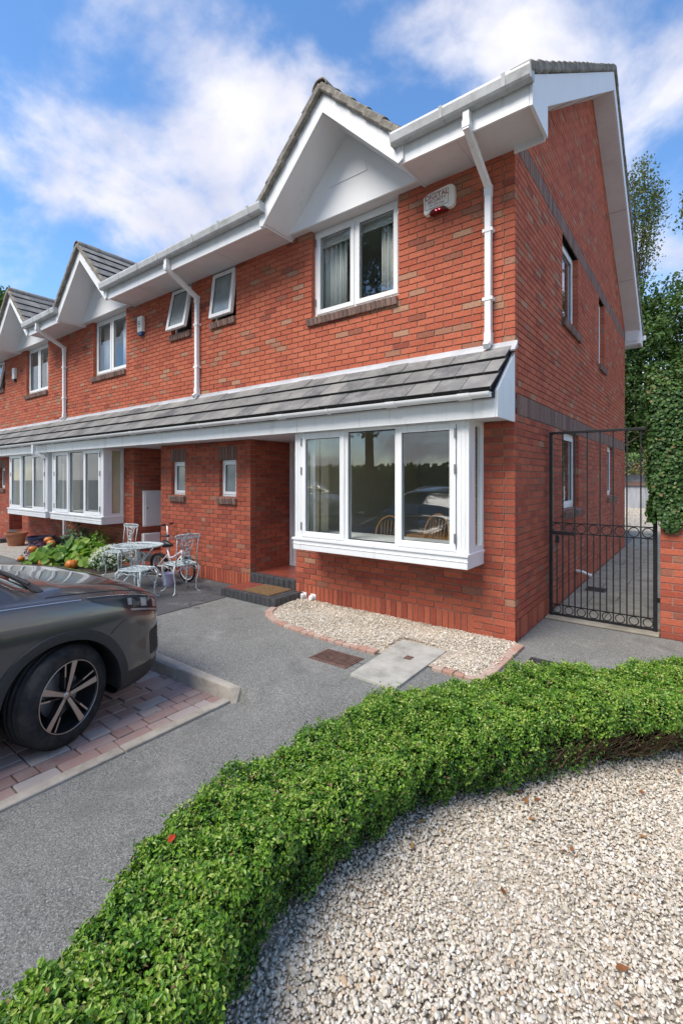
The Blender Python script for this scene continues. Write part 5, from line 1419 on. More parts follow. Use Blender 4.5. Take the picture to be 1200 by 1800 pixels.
# ---- foreground gravel
inner = [(float(np.interp(x_, ln, cxs)), float(np.interp(x_, ln, cys))) for x_ in np.linspace(0, HL, 40)]
fg = inner + [(4.2, -0.15), (4.2, -6.0), (0.52, -6.0)]
gg_ = MB().poly([(x, y, 0.006) for x, y in fg]).build('gravel_garden', 'gravel_soil', None); tag(gg_, kind='structure', label='pale gravel bed in the foreground inside the hedge')
P = np.concatenate([jgrid(0.0, 2.6, -5.2, -0.5, 0.0130), jgrid(0.0, 2.6, -5.2, -0.5, 0.025)])
lay2 = np.arange(len(P)) >= 0
ok = inside(fg, P) & in_view(P, 0.0, 110); lay2 = lay2[ok] if len(lay2) == len(ok) else None; P = P[ok]
# keep clear of the hedge heart
dmin = np.min(np.hypot(P[:, 0:1] - cxs[None, ::8], P[:, 1:2] - cys[None, ::8]), 1)
thin = rng.uniform(0, 1, len(P)) < np.clip((dmin - 0.10) / 0.10, 0.10, 1)
far = P[:, 1] > -2.2
P = P[thin]; dmin = dmin[thin]
zz_ = 0.014 + 0.010 * np.sin(P[:, 0] * 4.3 + 1) * np.sin(P[:, 1] * 3.7) + rng.uniform(-.004, .012, len(P))
dist = np.hypot(P[:, 0] - CAM.x, P[:, 1] - CAM.y)
P3 = np.concatenate([P, zz_[:, None]], 1)
near = dist < 1.75
print('PEBBLES', len(P), near.sum())
gs = empty('loose_gravel', (1.2, -3, 0), 'pale cream and grey gravel stones filling the foreground bed', 'gravel', kind='stuff')
pebbles('gravel', P3[near], 0.0162, 2, gs)['kind'] = 'stuff'
pebbles('gravel', P3[~near], 0.0164, 1, gs)['kind'] = 'stuff'

# ---- trees
def tree(name, label, loc, trunk_h, crown_c, crown_r, nclump, nleaf, leaf, mat, clump_r=0.55, group=None, limb=14, drop=0.0, trunk_r=0.16, lean=(0, 0)):
    loc = Vector(loc); T = empty(name, loc, label, 'tree', group)
    cc = loc + Vector(crown_c); cr_ = Vector(crown_r)
    # clump centres spread through the crown, denser towards its outside
    dirs = unit(rng.normal(size=(nclump, 3))); rad = rng.uniform(0.25, 1.0, nclump) ** 0.45
    C_ = np.array(cc) + dirs * rad[:, None] * np.array(cr_) * (1 + 0.16 * np.sin(dirs[:, 0:1] * 7 + dirs[:, 2:3] * 5))
    m = MB(); top = loc + Vector((lean[0], lean[1], trunk_h))
    mid = (loc + top) / 2 + Vector((random.uniform(-.15, .15), random.uniform(-.15, .15), 0))
    m.tube([loc - Vector((0, 0, .1)), loc + Vector((0, 0, .3)), mid, top], [trunk_r * 1.35, trunk_r, trunk_r * .8, trunk_r * .6], 10); m.build('trunk', 'bark', T, smooth=True)
    m = MB()
    for i in range(min(limb * 3, nclump)):
        e = Vector(C_[i]); b0 = mid.lerp(top, random.uniform(0.2, 1.0)); q = b0.lerp(e, 0.5) + Vector((random.uniform(-.3, .3), random.uniform(-.3, .3), random.uniform(0, .5)))
        m.tube([b0, q, e], [trunk_r * .32, trunk_r * .18, trunk_r * .05], 6, caps=False)
    m.build('limbs', 'bark', T, smooth=True)
    per = nleaf // nclump; csz = clump_r * rng.uniform(0.6, 1.35, nclump)
    off = unit(rng.normal(size=(nclump, per, 3))) * (rng.uniform(0.1, 1, (nclump, per, 1)) ** 0.5) * csz[:, None, None]; off[..., 2] *= 0.7
    if drop: off[..., 2] -= drop * rng.uniform(0, 1, (nclump, per)) ** 1.5
    P = (C_[:, None, :] + off).reshape(-1, 3)
    N = unit(off + np.array([0, 0, 0.5])).reshape(-1, 3)
    tn = np.clip(rng.normal(0.48, 0.16, len(P)) + np.repeat(rng.normal(0, 0.14, nclump), per), 0, 1)
    leaves('crown', P, N, leaf, mat, T, tn, ratio=0.62, jit=0.7, droop=0.4, kind='stuff')
    return T
tree('broadleaf_tree', 'dense green broadleaf tree rising just right of the house wall, above the gate', (-0.5, 19.0, 0.6), 4.0, (0.4, 0, 5.2), (3.2, 2.6, 4.4), 230, 42000, 0.16, 'tree_leaf', 0.75, 'trees behind the house')
tree('broadleaf_tree', 'leafy tree behind the ivy wall at the right edge', (3.6, 18.2, 0.6), 3.4, (0, 0, 5.4), (2.9, 2.4, 4.6), 190, 32000, 0.16, 'tree_leaf', 0.7, 'trees behind the house')
tree('birch_tree', 'thin airy birch tree with hanging twigs beside the roof edge', (-1.2, 24.0, 0.5), 13.5, (0.0, 0, 15.2), (1.05, 1.1, 2.9), 80, 6000, 0.14, 'birch_leaf', 0.5, 'trees behind the house', drop=1.8, trunk_r=0.10)
tree('birch_tree', 'sparse branch tips of a tree at the right edge of the sky', (2.1, 21.0, 0.5), 10.5, (0.2, 0, 13.2), (1.6, 1.6, 1.7), 40, 2200, 0.17, 'birch_leaf', 0.5, 'trees behind the house', drop=0.5, trunk_r=0.10)
tree('conifer_tree', 'dark conifer peeping over the farthest roof at the left edge', (-46.5, 10.0, 0), 14.0, (0, 0, 12.0), (2.6, 2.6, 6.6), 90, 9000, 0.40, 'tree_leaf', 1.0, drop=0.8)
# low shrubs on the bank under the trees
sh = empty('shrub', (1.0, 16.0, 0.7), 'dark leafy shrubs filling the gap behind the garden wall', 'shrub')
n = 20000; C_ = np.stack([rng.uniform(-3, 6, 70), rng.uniform(15.3, 16.8, 70), rng.uniform(1.0, 5.4, 70)], -1); o_ = unit(rng.normal(size=(n, 3))) * rng.uniform(0, 1, (n, 1)) ** .5 * .75
leaves('foliage', C_[rng.integers(0, 70, n)] + o_, o_ + np.array([0, -.3, .4]), 0.15, 'tree_leaf', sh, np.clip(rng.normal(.30, .18, n), 0, 1), ratio=.62, kind='stuff')
m = MB()
for i in range(16): m.tube([(random.uniform(-2, 5), 16.2, .6), (random.uniform(-2, 5), 16.0, 2.4), tuple(C_[i])], [.05, .035, .015], 6, caps=False)
m.build('stems', 'bark', sh, smooth=True)
# trees and a fence-like hedge across the yard, seen in the windows
for i, (x, y, hgt, lab) in enumerate(((-11.0, -14.5, 7.5, 'tall tree across the yard mirrored in the bedroom window of the end house'), (-5.5, -17.5, 6.0, 'tree across the yard, middle one of the reflected row'), (5.0, -18.0, 6.5, 'tree across the yard behind the viewer, nearest the gate end'), (-18.0, -16.0, 8.0, 'tall tree across the yard opposite the farthest house'))):
    tree('yard_tree', lab, (x, y, 0), hgt, (0, 0, hgt + 2.6), (3.9, 3.4, hgt - 0.6), 130, 19000, 0.24, 'tree_leaf', 0.95, 'trees across the yard', trunk_r=0.24)
yh = empty('yard_hedge', (-2, -15.5, 0), 'tall dark hedge across the yard, seen only in the window reflections', 'hedge')
n = 26000; P = np.stack([rng.uniform(-22, 14, n), -15.5 + rng.normal(0, .35, n), rng.uniform(0, 1, n) ** .7 * 2.3], -1)
leaves('foliage', P, np.tile([0, .8, .5], (n, 1)), 0.22, 'tree_leaf', yh, np.clip(rng.normal(.35, .18, n), 0, 1), ratio=.62, kind='stuff')
MB().box(-22, 14, -16.0, -15.6, 0, 2.1).build('inner_mass', 'hedge_core', yh)

# ---- ivy over the garden wall and on the retaining wall
iv = empty('ivy', (1.9, 1.1, 1.2), 'dark green ivy hanging over the brick wall right of the gate', 'ivy')
n = 30000
u = rng.uniform(1.02, 2.85, n); z = rng.uniform(1.16, 2.86, n)
edge = 1.30 + 0.07 * np.sin(u * 9) + 0.05 * np.sin(u * 23)
bulge = 0.06 + 0.07 * np.clip((z - 1.2) / 0.5, 0, 1) + 0.012 * np.sin(u * 7 + z * 5) + 0.012 * np.sin(u * 17 - z * 11)
left = 1.12 + 0.012 * np.sin(z * 9) + 0.012 * np.sin(z * 21) + np.clip((1.5 - z) * .3, 0, .1)
ok = (z > edge - .1 * rng.uniform(0, 1, n)) & (u > left) & (z < 2.80 + .05 * np.sin(u * 13))
P = np.stack([u, 1.13 - bulge * rng.uniform(0.2, 1.0, n), z], -1)[ok]; N = np.tile([0, -1, .35], (len(P), 1))
k2 = 4200; z2 = rng.uniform(1.25, 2.84, k2); l2 = 1.12 + 0.012 * np.sin(z2 * 9) + .012 * np.sin(z2 * 21); P2 = np.stack([l2 - rng.uniform(-.03, .05, k2), rng.uniform(1.05, 1.55, k2), z2], -1); N2 = np.tile([-1, -.3, .3], (k2, 1))
k3 = 4200; P3_ = np.stack([rng.uniform(1.1, 2.85, k3), rng.uniform(1.02, 1.55, k3), 2.80 + rng.uniform(-.05, .08, k3)], -1); N3 = np.tile([0, -.2, 1], (k3, 1))
Pv = np.concatenate([P, P2, P3_]); Nv = np.concatenate([N, N2, N3])
tn = np.clip(rng.normal(.42, .18, len(Pv)) + .25 * (Pv[:, 2] > 2.65), 0, .92); dd = rng.uniform(0, 1, len(Pv)) < .05; tn[dd] = rng.uniform(.93, 1, dd.sum())
leaves('foliage', Pv, Nv, 0.036, 'ivy_leaf', iv, tn, hexa=True, ratio=.9, fold=.12, jit=.42, droop=.8, kind='stuff')
m = MB()
for i in range(90):
    x = random.uniform(1.12, 2.8); z0 = random.uniform(1.2, 1.8); m.tube([(x, 1.115, z0), (x + random.uniform(-.1, .1), 1.09, z0 + .4), (x + random.uniform(-.2, .2), 1.075, min(2.75, z0 + .8))], [.004, .003, .002], 5, caps=False)
m.build('stems', 'twig', iv)
MB().box(1.17, 2.88, 1.095, 1.50, 1.42, 2.78).build('inner_mass', 'hedge_core', iv)
iw = empty('wall_ivy', (0.5, 14.45, 2.2), 'brown and green ivy fringe along the top of the grey wall beyond the gate', 'ivy')
n = 5200; u = rng.uniform(-3.5, 3.8, n); z = rng.uniform(1.85, 2.55, n); P = np.stack([u, 14.42 - rng.uniform(0, .22, n), z], -1)
leaves('foliage', P, np.tile([0, -1, .4], (n, 1)), .085, 'ivy_leaf', iw, np.clip(np.where(z > 2.38, rng.normal(.75, .1, n), np.where(rng.uniform(0, 1, n) < .6, rng.uniform(.93, 1, n), rng.normal(.4, .15, n))), 0, 1), ratio=.8, kind='stuff')

# ---- planting in front of the next house
def clump(name, label, cat, loc, r, h, n, size, mat, ratio=.8, group=None, hexa=True, up=0.6):
    T = empty(name, loc, label, cat, group); loc = np.array(loc)
    th = rng.uniform(0, 2 * np.pi, n); q = np.sqrt(rng.uniform(0, 1, n)); zz2 = (1 - q ** 2 * .75) * h * rng.uniform(.45, 1.05, n)
    P = loc + np.stack([np.cos(th) * q * r, np.sin(th) * q * r, zz2], -1); N = np.stack([np.cos(th) * q * .7, np.sin(th) * q * .7 - .2, np.full(n, up)], -1)
    leaves('foliage', P, N, size, mat, T, rng.uniform(0, 1, n), hexa=hexa, ratio=ratio, fold=.12, jit=.3)
    m = MB()
    for i in range(0, n, max(1, n // 30)): m.tube([tuple(loc + np.array([np.cos(th[i]) * q[i] * r * .3, np.sin(th[i]) * q[i] * r * .3, 0])), tuple(P[i])], [.006, .003], 5, caps=False)
    m.build('stems', 'grey_green_leaf', T); return T
G_ = 'plants in the front bed'
clump('pumpkin_plant', 'pumpkin plant with big bright green leaves, nearest the white flowers', 'plant', (-8.05, -0.62, 0), .42, .42, 60, .20, 'veg_leaf', 1.0, G_)
clump('pumpkin_plant', 'low pumpkin plant with lime green leaves at the front left of the bed', 'plant', (-8.85, -0.98, 0), .46, .34, 70, .19, 'veg_leaf', 1.0, G_)
clump('pumpkin_plant', 'pumpkin plant with broad leaves in the middle of the bed', 'plant', (-8.75, -0.45, 0), .5, .48, 70, .20, 'veg_leaf', 1.0, G_)
clump('kale_plant', 'tall feathery grey green plant against the wall below the bay', 'plant', (-9.3, -0.30, 0), .36, .78, 420, .085, 'grey_green_leaf', .55, G_)
clump('shrub_plant', 'bushy mid green plant by the wall, right of the feathery one', 'plant', (-8.35, -0.25, 0), .28, .62, 260, .08, 'veg_leaf', .5, G_)
clump('purple_plant', 'small dark purple leaved plant at the left end of the bed', 'plant', (-10.1, -0.75, 0), .30, .34, 260, .07, 'purple_leaf', .5, G_)
wf = clump('flower_bush', 'low bush covered in small white flowers beside the garden chair', 'plant', (-7.45, -0.48, 0), .40, .40, 620, .06, 'grey_green_leaf', .5, G_)
n = 620; th = rng.uniform(0, 2 * np.pi, n); q = np.sqrt(rng.uniform(0, 1, n)); P = np.stack([-7.45 + np.cos(th) * q * .41, -.48 + np.sin(th) * q * .41, .43 * (1 - q ** 2 * .72) + rng.uniform(-.02, .03, n)], -1)
leaves('flowers', P, np.tile([0, -.4, 1], (n, 1)), .036, 'white_petal', wf, rng.uniform(0, 1, n), ratio=1.0, kind='stuff')
simple('pumpkin_skin', (0.62, 0.19, 0.025), 0.4, var=0.18, scale=14, obj=True)
def pumpkin(loc, r, label):
    T = empty('pumpkin', loc, label, 'pumpkin', 'pumpkins in the front bed'); m = MB(); nu, nv = 40, 14; g = []
    for i in range(nu):
        a_ = 2 * math.pi * i / nu; rib = 1 - .07 * abs(math.sin(a_ * 5)) ** .6 * 0 - .06 * (1 - abs(math.cos(a_ * 5)))
        g.append([(loc[0] + r * rib * math.sin(b_) * math.cos(a_), loc[1] + r * rib * math.sin(b_) * math.sin(a_), loc[2] + r * .82 - r * .82 * math.cos(b_) * (1 - .12 * math.exp(-((math.pi - b_) / .35) ** 2))) for b_ in [math.pi * j / nv for j in range(nv + 1)]])
    for i in range(nu):
        for j in range(nv): m.poly([g[i][j], g[(i + 1) % nu][j], g[(i + 1) % nu][j + 1], g[i][j + 1]])
    smooth_angle(m.build('flesh', 'pumpkin_skin', T), 70)
    MB().tube([(loc[0], loc[1], loc[2] + r * 1.4), (loc[0] + r * .05, loc[1], loc[2] + r * 1.62), (loc[0] + r * .2, loc[1], loc[2] + r * 1.8)], [r * .16, r * .1, r * .12], 8).build('stalk', 'grey_green_leaf', T)
pumpkin((-7.93, -1.00, .0), .115, 'round orange pumpkin at the right end of the bed, by the white flowers')
pumpkin((-8.62, -1.20, .0), .105, 'orange pumpkin half under leaves, in the middle of the front row')
pumpkin((-9.90, -0.95, .12), .09, 'orange pumpkin resting low among the purple leaves')
pumpkin((-9.95, -0.62, .28), .09, 'small orange pumpkin raised highest among the leaves on the left')
pumpkin((-9.55, -0.72, .26), .085, 'small orange pumpkin on the leaves right of the highest one')
pumpkin((-9.65, -1.25, .0), .07, 'smallest orange pumpkin on the ground at the left front')
m = MB(); m.poly([(-13.4, -1.25, .008), (-9.85, -1.25, .008), (-9.6, -.4, .008), (-9.6, -.01, .008), (-13.4, -.01, .008)]); tag(m.build('gravel_patch', 'gravel_far', None), kind='structure', label='pale gravel in front of the farthest house')
m = MB(); m.poly([(-9.8, -1.30, .012), (-7.05, -1.05, .012), (-6.95, -.01, .012), (-9.7, -.01, .012)]); tag(m.build('planting_bed', 'joint_soil', None), kind='structure', label='soil bed with pumpkins and flowers')
simple('terracotta', (0.40, 0.16, 0.08), 0.85, var=0.2, scale=8, obj=True)
simple('navy_plastic', (0.02, 0.022, 0.06), 0.4, var=0.1)
simple('black_plastic', (0.02, 0.02, 0.022), 0.45, var=0.2)
def pot(name, label, loc, r0, r1, h, mat):
    T = empty(name, loc, label, 'plant pot', 'pots by the farthest house'); M = Matrix.Translation(loc)
    MB().lathe([(0, 0), (r0, 0), (r1, h), (r1 - .02, h), (r1 - .03, h - .05)], 28, M).build('body', mat, T, smooth=False)
    MB().lathe([(r1 + .002, h - .05), (r1 + .018, h - .05), (r1 + .018, h + .003), (r1 - .018, h + .003)], 28, M).build('rim', mat, T)
    MB().lathe([(0, h - .045), (r1 - .028, h - .045)], 28, M).build('soil', 'joint_soil', T)
pot('plant_pot', 'terracotta plant pot on the gravel by the farthest house', (-12.35, -.45, 0), .17, .24, .34, 'terracotta')
pot('plant_tub', 'dark blue plastic tub left of the vegetable bed', (-11.1, -.35, 0), .21, .29, .32, 'navy_plastic')
pot('plant_pot', 'small black plant pot between the blue tub and the leaves', (-10.35, -.25, 0), .13, .17, .32, 'black_plastic')

# ---- fallen leaves
lf = []
for i in range(46):
    if i < 20: x, y = random.uniform(.75, 1.9), random.uniform(-4.1, -2.0)
    elif i < 34:
        t_ = random.uniform(2.4, HL - 1.0); cx_, cy_, tx, ty = hedge_frame(t_); q = random.uniform(.26, .40); x, y = cx_ + ty * q, cy_ - tx * q
    elif i < 40: x, y = random.uniform(-3.0, -2.5), random.uniform(-.6, -.05)
    else: x, y = random.uniform(-4.5, .8), random.uniform(-2.3, -.2)
    if i >= 40 or inside(fg, np.array([[x, y]]))[0] or i >= 34: lf.append((x, y))
wh = ['lying among the pale foreground stones', 'lying under the inner side of the hedge', 'lying by the doorstep on the gravel', 'lying on the tarmac']
for i, (x, y) in enumerate(lf):
    gz = float(gh(x, y)); up_ = .035 if (inside(fg, np.array([[x, y]]))[0] or (inside(gpoly, np.array([[x, y]]))[0])) else .004
    s_ = random.uniform(.025, .05); a_ = random.uniform(0, 6.28); M = Matrix.Translation((x, y, gz + up_)) @ Matrix.Rotation(a_, 4, 'Z') @ Matrix.Rotation(random.uniform(-.4, .4), 4, 'X')
    m = MB(); pts = [(-.5, 0, .02), (-.2, .22, .10), (.2, .2, .06), (.55, 0, .12), (.2, -.2, .03), (-.2, -.22, .07)]; pv = [M @ Vector((a * s_, b * s_, c_ * s_)) for a, b, c_ in pts]
    m.faces(pv + [M @ Vector((0, 0, 0))], [(0, 6, 1), (1, 6, 2), (2, 6, 3), (3, 6, 4), (4, 6, 5), (5, 6, 0)], random.random())
    onf = inside(fg, np.array([[x, y]]))[0]
    nearh = onf and np.min(np.hypot(x - cxs, y - cys)) < .45
    lab = wh[1] if nearh else wh[0] if onf else wh[2] if inside(gpoly, np.array([[x, y]]))[0] else wh[3]
    tag(m.build('fallen_leaf', 'dead_leaf', None), 'small curled brown fallen leaf ' + lab, 'leaf', 'fallen leaves ' + lab)
leafmat('red_leaf', [(0, (0.55, 0.05, 0.02)), (1, (0.62, 0.09, 0.03))], .5, .2)
hp, hn, _, _ = hedge_pt(np.array([1.45]), np.array([.62]), np.array([-.02]))
rl = empty('red_leaf', Vector(hp[0]), 'bright orange red leaf caught on top of the hedge', 'leaf')
leaves('blade', hp, np.tile([0, -.3, 1], (1, 1)), .042, 'red_leaf', rl, rng.uniform(0, 1, 1), hexa=True, ratio=.7)
# ------------------------------------------------------------------ garden furniture
k = NT('patina_metal', 0.6, 0.1, 0.4)
k.col(k.ramp(k.noise(22, 5, 0.75, True), [(0.30, (0.03, 0.035, 0.035)), (0.42, (0.30, 0.38, 0.38)), (0.55, (0.60, 0.66, 0.65)), (0.75, (0.78, 0.80, 0.79))]))
def ringpts(c, r, n=14, ax=(1, 0, 0), ay=(0, 1, 0), sx=1, sy=1):
    c = Vector(c); ax = Vector(ax); ay = Vector(ay)
    return [c + ax * (r * sx * math.cos(2 * math.pi * i / n)) + ay * (r * sy * math.sin(2 * math.pi * i / n)) for i in range(n)]
PMt = 'patina_metal'
def cast_leg(T, x, y, h, sx, sy, name='leg', mat=PMt):
    pts = [(x, y, h), (x + sx * .030, y + sy * .030, h - .05), (x + sx * .028, y + sy * .028, h - .12), (x, y, h - .24), (x - sx * .004, y - sy * .004, .06), (x + sx * .018, y + sy * .018, .015), (x + sx * .045, y + sy * .045, .010)]
    MB().tube(pts, [.014, .016, .014, .010, .009, .011, .013], 7).build(name, mat, T, smooth=True)
def seat_lattice(T, w, d, h, name='seat_lattice'):
    m = MB(); nx, ny = 5, 5
    for i in range(nx):
        for j in range(ny):
            cx_, cy_ = -w / 2 + w * (i + .5) / nx, -d / 2 + d * (j + .5) / ny
            if (i in (0, nx - 1)) and (j in (0, ny - 1)): continue
            m.tube(ringpts((cx_, cy_, h), w / nx * .48, 10, sx=1, sy=d / w), .006, 5, closed=True)
    for i in range(1, nx):
        for j in range(1, ny):
            M = Matrix.Translation((-w / 2 + w * i / nx, -d / 2 + d * j / ny, h)); m.lathe([(0, .004), (.016, .003), (.018, -.003), (0, -.004)], 8, M)
    m.build(name, PMt, T, smooth=True)
def garden_chair(label, loc, rz, back=True, nm='garden_chair'):
    T = empty(nm, (0, 0, 0), label, 'chair' if back else 'stool', 'cast metal garden set')
    w, d, h = .40, .38, .43
    rr = [(-w / 2, -d / 2 + .05), (-w / 2 + .05, -d / 2), (w / 2 - .05, -d / 2), (w / 2, -d / 2 + .05), (w / 2 - .02, d / 2 - .04), (w / 2 - .06, d / 2), (-w / 2 + .06, d / 2), (-w / 2 + .02, d / 2 - .04)]
    MB().tube([(x, y, h) for x, y in rr], .012, 7, closed=True).build('seat_frame', PMt, T, smooth=True)
    seat_lattice(T, w * .92, d * .92, h)
    for sx, sy in ((-1, -1), (1, -1), (-1, 1), (1, 1)): cast_leg(T, sx * (w / 2 - .03), sy * (d / 2 - .03), h, sx, sy)
    m = MB()
    for sy in (-1, 1):
        m.tube([(-w / 2 + .04, sy * (d / 2 - .005), h - .09), (-.08, sy * (d / 2 - .005), h - .035), (0, sy * (d / 2 - .005), h - .055), (.08, sy * (d / 2 - .005), h - .035), (w / 2 - .04, sy * (d / 2 - .005), h - .09)], .007, 6)
    for sx in (-1, 1):
        m.tube([(sx * (w / 2 - .005), -d / 2 + .04, h - .09), (sx * (w / 2 - .005), -.07, h - .035), (sx * (w / 2 - .005), 0, h - .055), (sx * (w / 2 - .005), .07, h - .035), (sx * (w / 2 - .005), d / 2 - .04, h - .09)], .007, 6)
    m.build('apron', PMt, T, smooth=True)
    if back:
        yb = d / 2 - .01; tl = .05
        for sx in (-1, 1): MB().tube([(sx * .165, yb, h), (sx * .162, yb + tl * .4, h + .2), (sx * .17, yb + tl, .84)], .008, 7).build('back_post', PMt, T, smooth=True)
        m = MB(); zt = .86; pts = []
        for i in range(28):
            a_ = 2 * math.pi * i / 28; cx_ = math.copysign(abs(math.cos(a_)) ** .35, math.cos(a_)) * .195; pts.append((cx_, yb + tl, zt + .028 * math.sin(a_)))
        m.tube(pts, .008, 6, closed=True)
        for i in range(9): m.tube(ringpts((-.16 + .04 * i, yb + tl, zt), .017, 10, (1, 0, 0), (0, 0, 1)), .005, 5, closed=True)
        m.build('top_rail', PMt, T, smooth=True)
        m = MB()
        for i in range(7):
            z = h + .05 + i * .052; wv = .030 + .022 * math.sin(i * 1.25)
            y = yb + tl * (z - h) / .41
            m.tube(ringpts((0, y, z), 1, 12, (1, 0, 0), (0, 0, 1), sx=wv, sy=.03), .008, 5, closed=True)
            m.tube(ringpts((math.copysign(.03, (-1) ** i), y, z + .02), .016, 8, (1, 0, 0), (0, 0, 1)), .007, 5, closed=True)
        for sx in (-1, 1): m.tube([(sx * .015, yb, h), (sx * .075, yb + .01, h + .08), (sx * .03, yb + .02, h + .17), (sx * .07, yb + .03, h + .27), (sx * .10, yb + tl, .83)], .008, 6)
        m.build('splat', PMt, T, smooth=True)
    T.location = loc; T.rotation_euler = (0, 0, rz)
    return T
# chairs are built with the back on +y
garden_chair('white patinated cast metal chair right of the round table, before the small bicycle', (-4.74, -0.78, 0.004), R(-98))
garden_chair('white patinated cast metal chair behind the round table, beside the white flowers', (-6.66, -0.72, 0.004), R(10))
garden_chair('low cast metal seat without back in front of the round table', (-4.84, -1.42, 0.004), R(22), back=False, nm='garden_stool')
T = empty('garden_table', (0, 0, 0), 'round white cast metal garden table with a pierced top', 'table', 'cast metal garden set')
m = MB(); I = Matrix.Identity(4); r_ = .39; h = .67
m.lathe([(.385, h + .004), (.395, h - .004), (.385, h - .014), (.27, h - .010), (.27, h + .003), (.385, h + .004)], 48, I); m.build('top_rim', PMt, T, smooth=True)
m = MB(); m.lathe([(0, h + .003), (.12, h + .003), (.12, h - .010), (0, h - .010)], 32, I); m.build('top_centre', PMt, T)
m = MB()
for i in range(20):
    a_ = 2 * math.pi * i / 20; m.tube(ringpts((.195 * math.cos(a_), .195 * math.sin(a_), h - .003), 1, 12, (math.cos(a_), math.sin(a_), 0), (-math.sin(a_), math.cos(a_), 0), .072, .026), .006, 5, closed=True)
m.build('top_lattice', PMt, T, smooth=True)
for i in range(4):
    a_ = math.pi / 4 + math.pi / 2 * i; c_, s_ = math.cos(a_), math.sin(a_)
    MB().tube([(.28 * c_, .28 * s_, h - .012), (.20 * c_, .20 * s_, h - .10), (.10 * c_, .10 * s_, h - .22), (.06 * c_, .06 * s_, h - .36), (.12 * c_, .12 * s_, h - .48), (.22 * c_, .22 * s_, .09), (.27 * c_, .27 * s_, .012), (.30 * c_, .30 * s_, .014)], [.012, .014, .018, .016, .014, .012, .012, .014], 7).build('leg', PMt, T, smooth=True)
m = MB()
for i in range(4):
    a_ = math.pi / 2 * i; c_, s_ = math.cos(a_), math.sin(a_)
    for rr, z in ((.10, .50), (.085, .38), (.12, .26)): m.tube(ringpts((rr * c_, rr * s_, z), .055, 12, (c_, s_, 0), (0, 0, 1)), .008, 5, closed=True)
m.build('scrollwork', PMt, T, smooth=True)
T.location = (-5.50, -1.05, .004); T.rotation_euler = (0, 0, R(20))

# ------------------------------------------------------------------ bicycle, scooter, bucket
simple('bike_white', (0.72, 0.68, 0.68), 0.3, var=0.08, obj=True)
simple('bucket_plastic', (0.55, 0.52, 0.70), 0.45, var=0.08, obj=True)
B = empty('bicycle', (0, 0, 0), 'small white child bicycle leaning by the brick wall behind the chair', 'bicycle')
RW = .205; FX, RX = .36, -.36
def bwheel(x):
    w_ = empty('wheel', (x, 0, RW), parent=B); M = Matrix.Translation((x, 0, RW)) @ Matrix.Rotation(R(90), 4, 'X')
    MB().tube(ringpts((x, 0, RW), RW - .02, 40, (1, 0, 0), (0, 0, 1)), .021, 8, closed=True).build('tyre', 'tyre_rubber', w_, smooth=True)
    MB().lathe([(RW - .036, -.011), (RW - .030, -.013), (RW - .030, .013), (RW - .036, .011), (RW - .050, 0), (RW - .036, -.011)], 40, M).build('rim', 'bike_white', w_, smooth=True)
    m = MB()
    for i in range(18):
        a_ = 2 * math.pi * i / 18; m.tube([(x + .012 * math.cos(a_ + .8), .012 * (-1) ** i, RW + .012 * math.sin(a_ + .8)), (x + (RW - .04) * math.cos(a_), 0, RW + (RW - .04) * math.sin(a_))], .0016, 4, caps=False)
    m.build('spokes', 'chrome', w_); MB().lathe([(0, -.04), (.014, -.04), (.014, .04), (0, .04)], 12, M).build('hub', 'chrome', w_)
bwheel(FX); bwheel(RX)
HDz, HDx = .52, .25
fr_ = MB(); fr_.tube([(HDx, 0, HDz), (HDx + .02, 0, HDz - .10)], .020, 10); fr_.tube([(HDx + .02, 0, HDz - .08), (.10, 0, .30), (-.03, 0, .22)], .019, 10); fr_.tube([(HDx, 0, HDz - .02), (.02, 0, .38), (-.10, 0, .36)], .016, 10)
fr_.tube([(-.03, 0, .22), (-.12, 0, .50)], .016, 10)
for sy in (-1, 1): fr_.tube([(-.03, sy * .03, .22), (RX, sy * .05, RW)], .010, 8); fr_.tube([(-.10, sy * .02, .42), (RX, sy * .05, RW)], .009, 8)
fr_.build('frame', 'bike_white', B, smooth=True)
m = MB()
for sy in (-1, 1): m.tube([(HDx + .02, sy * .03, HDz - .10), (HDx + .05, sy * .045, .34), (FX, sy * .05, RW)], .012, 8)
m.build('fork', 'bike_white', B, smooth=True)
m = MB(); m.tube([(HDx, 0, HDz), (HDx - .02, 0, .66)], .012, 8); m.tube([(HDx - .09, -.24, .80), (HDx - .02, -.18, .79), (HDx - .01, -.06, .67), (HDx - .02, 0, .66), (HDx - .01, .06, .67), (HDx - .02, .18, .79), (HDx - .09, .24, .80)], .010, 8); m.build('handlebar', 'chrome', B, smooth=True)
for sy in (-1, 1): MB().tube([(HDx - .03, sy * .19, .79), (HDx - .13, sy * .27, .80)], .016, 8).build('grip', 'black_plastic', B, smooth=True)
m = MB(); m.tube([(-.25, 0, .585), (-.20, 0, .60), (-.10, 0, .59), (.02, 0, .585)], [.03, .07, .05, .018], 10); sd = m.build('saddle', 'black_plastic', B, smooth=True)
MB().tube([(-.12, 0, .48), (-.145, 0, .58)], .012, 8).build('seat_post', 'chrome', B)
for x in (FX, RX):
    m = MB(); N_ = 16
    rows = [[(x + (RW + .018) * math.cos(a_), yy, RW + (RW + .018 - abs(yy) * .15) * math.sin(a_)) for yy in (-.032, -.016, 0, .016, .032)] for a_ in [R(20 + (170 if x == RX else 120) * i / N_) for i in range(N_ + 1)]]
    for i in range(N_):
        for j in range(4): m.poly([rows[i][j], rows[i + 1][j], rows[i + 1][j + 1], rows[i][j + 1]])
    m.build('mudguard', 'black_plastic', B, smooth=True)
M = Matrix.Translation((-.03, -.045, .22)) @ Matrix.Rotation(R(90), 4, 'X'); MB().lathe([(0, 0), (.055, 0), (.055, .006), (0, .006)], 20, M).build('chain_ring', 'black_plastic', B)
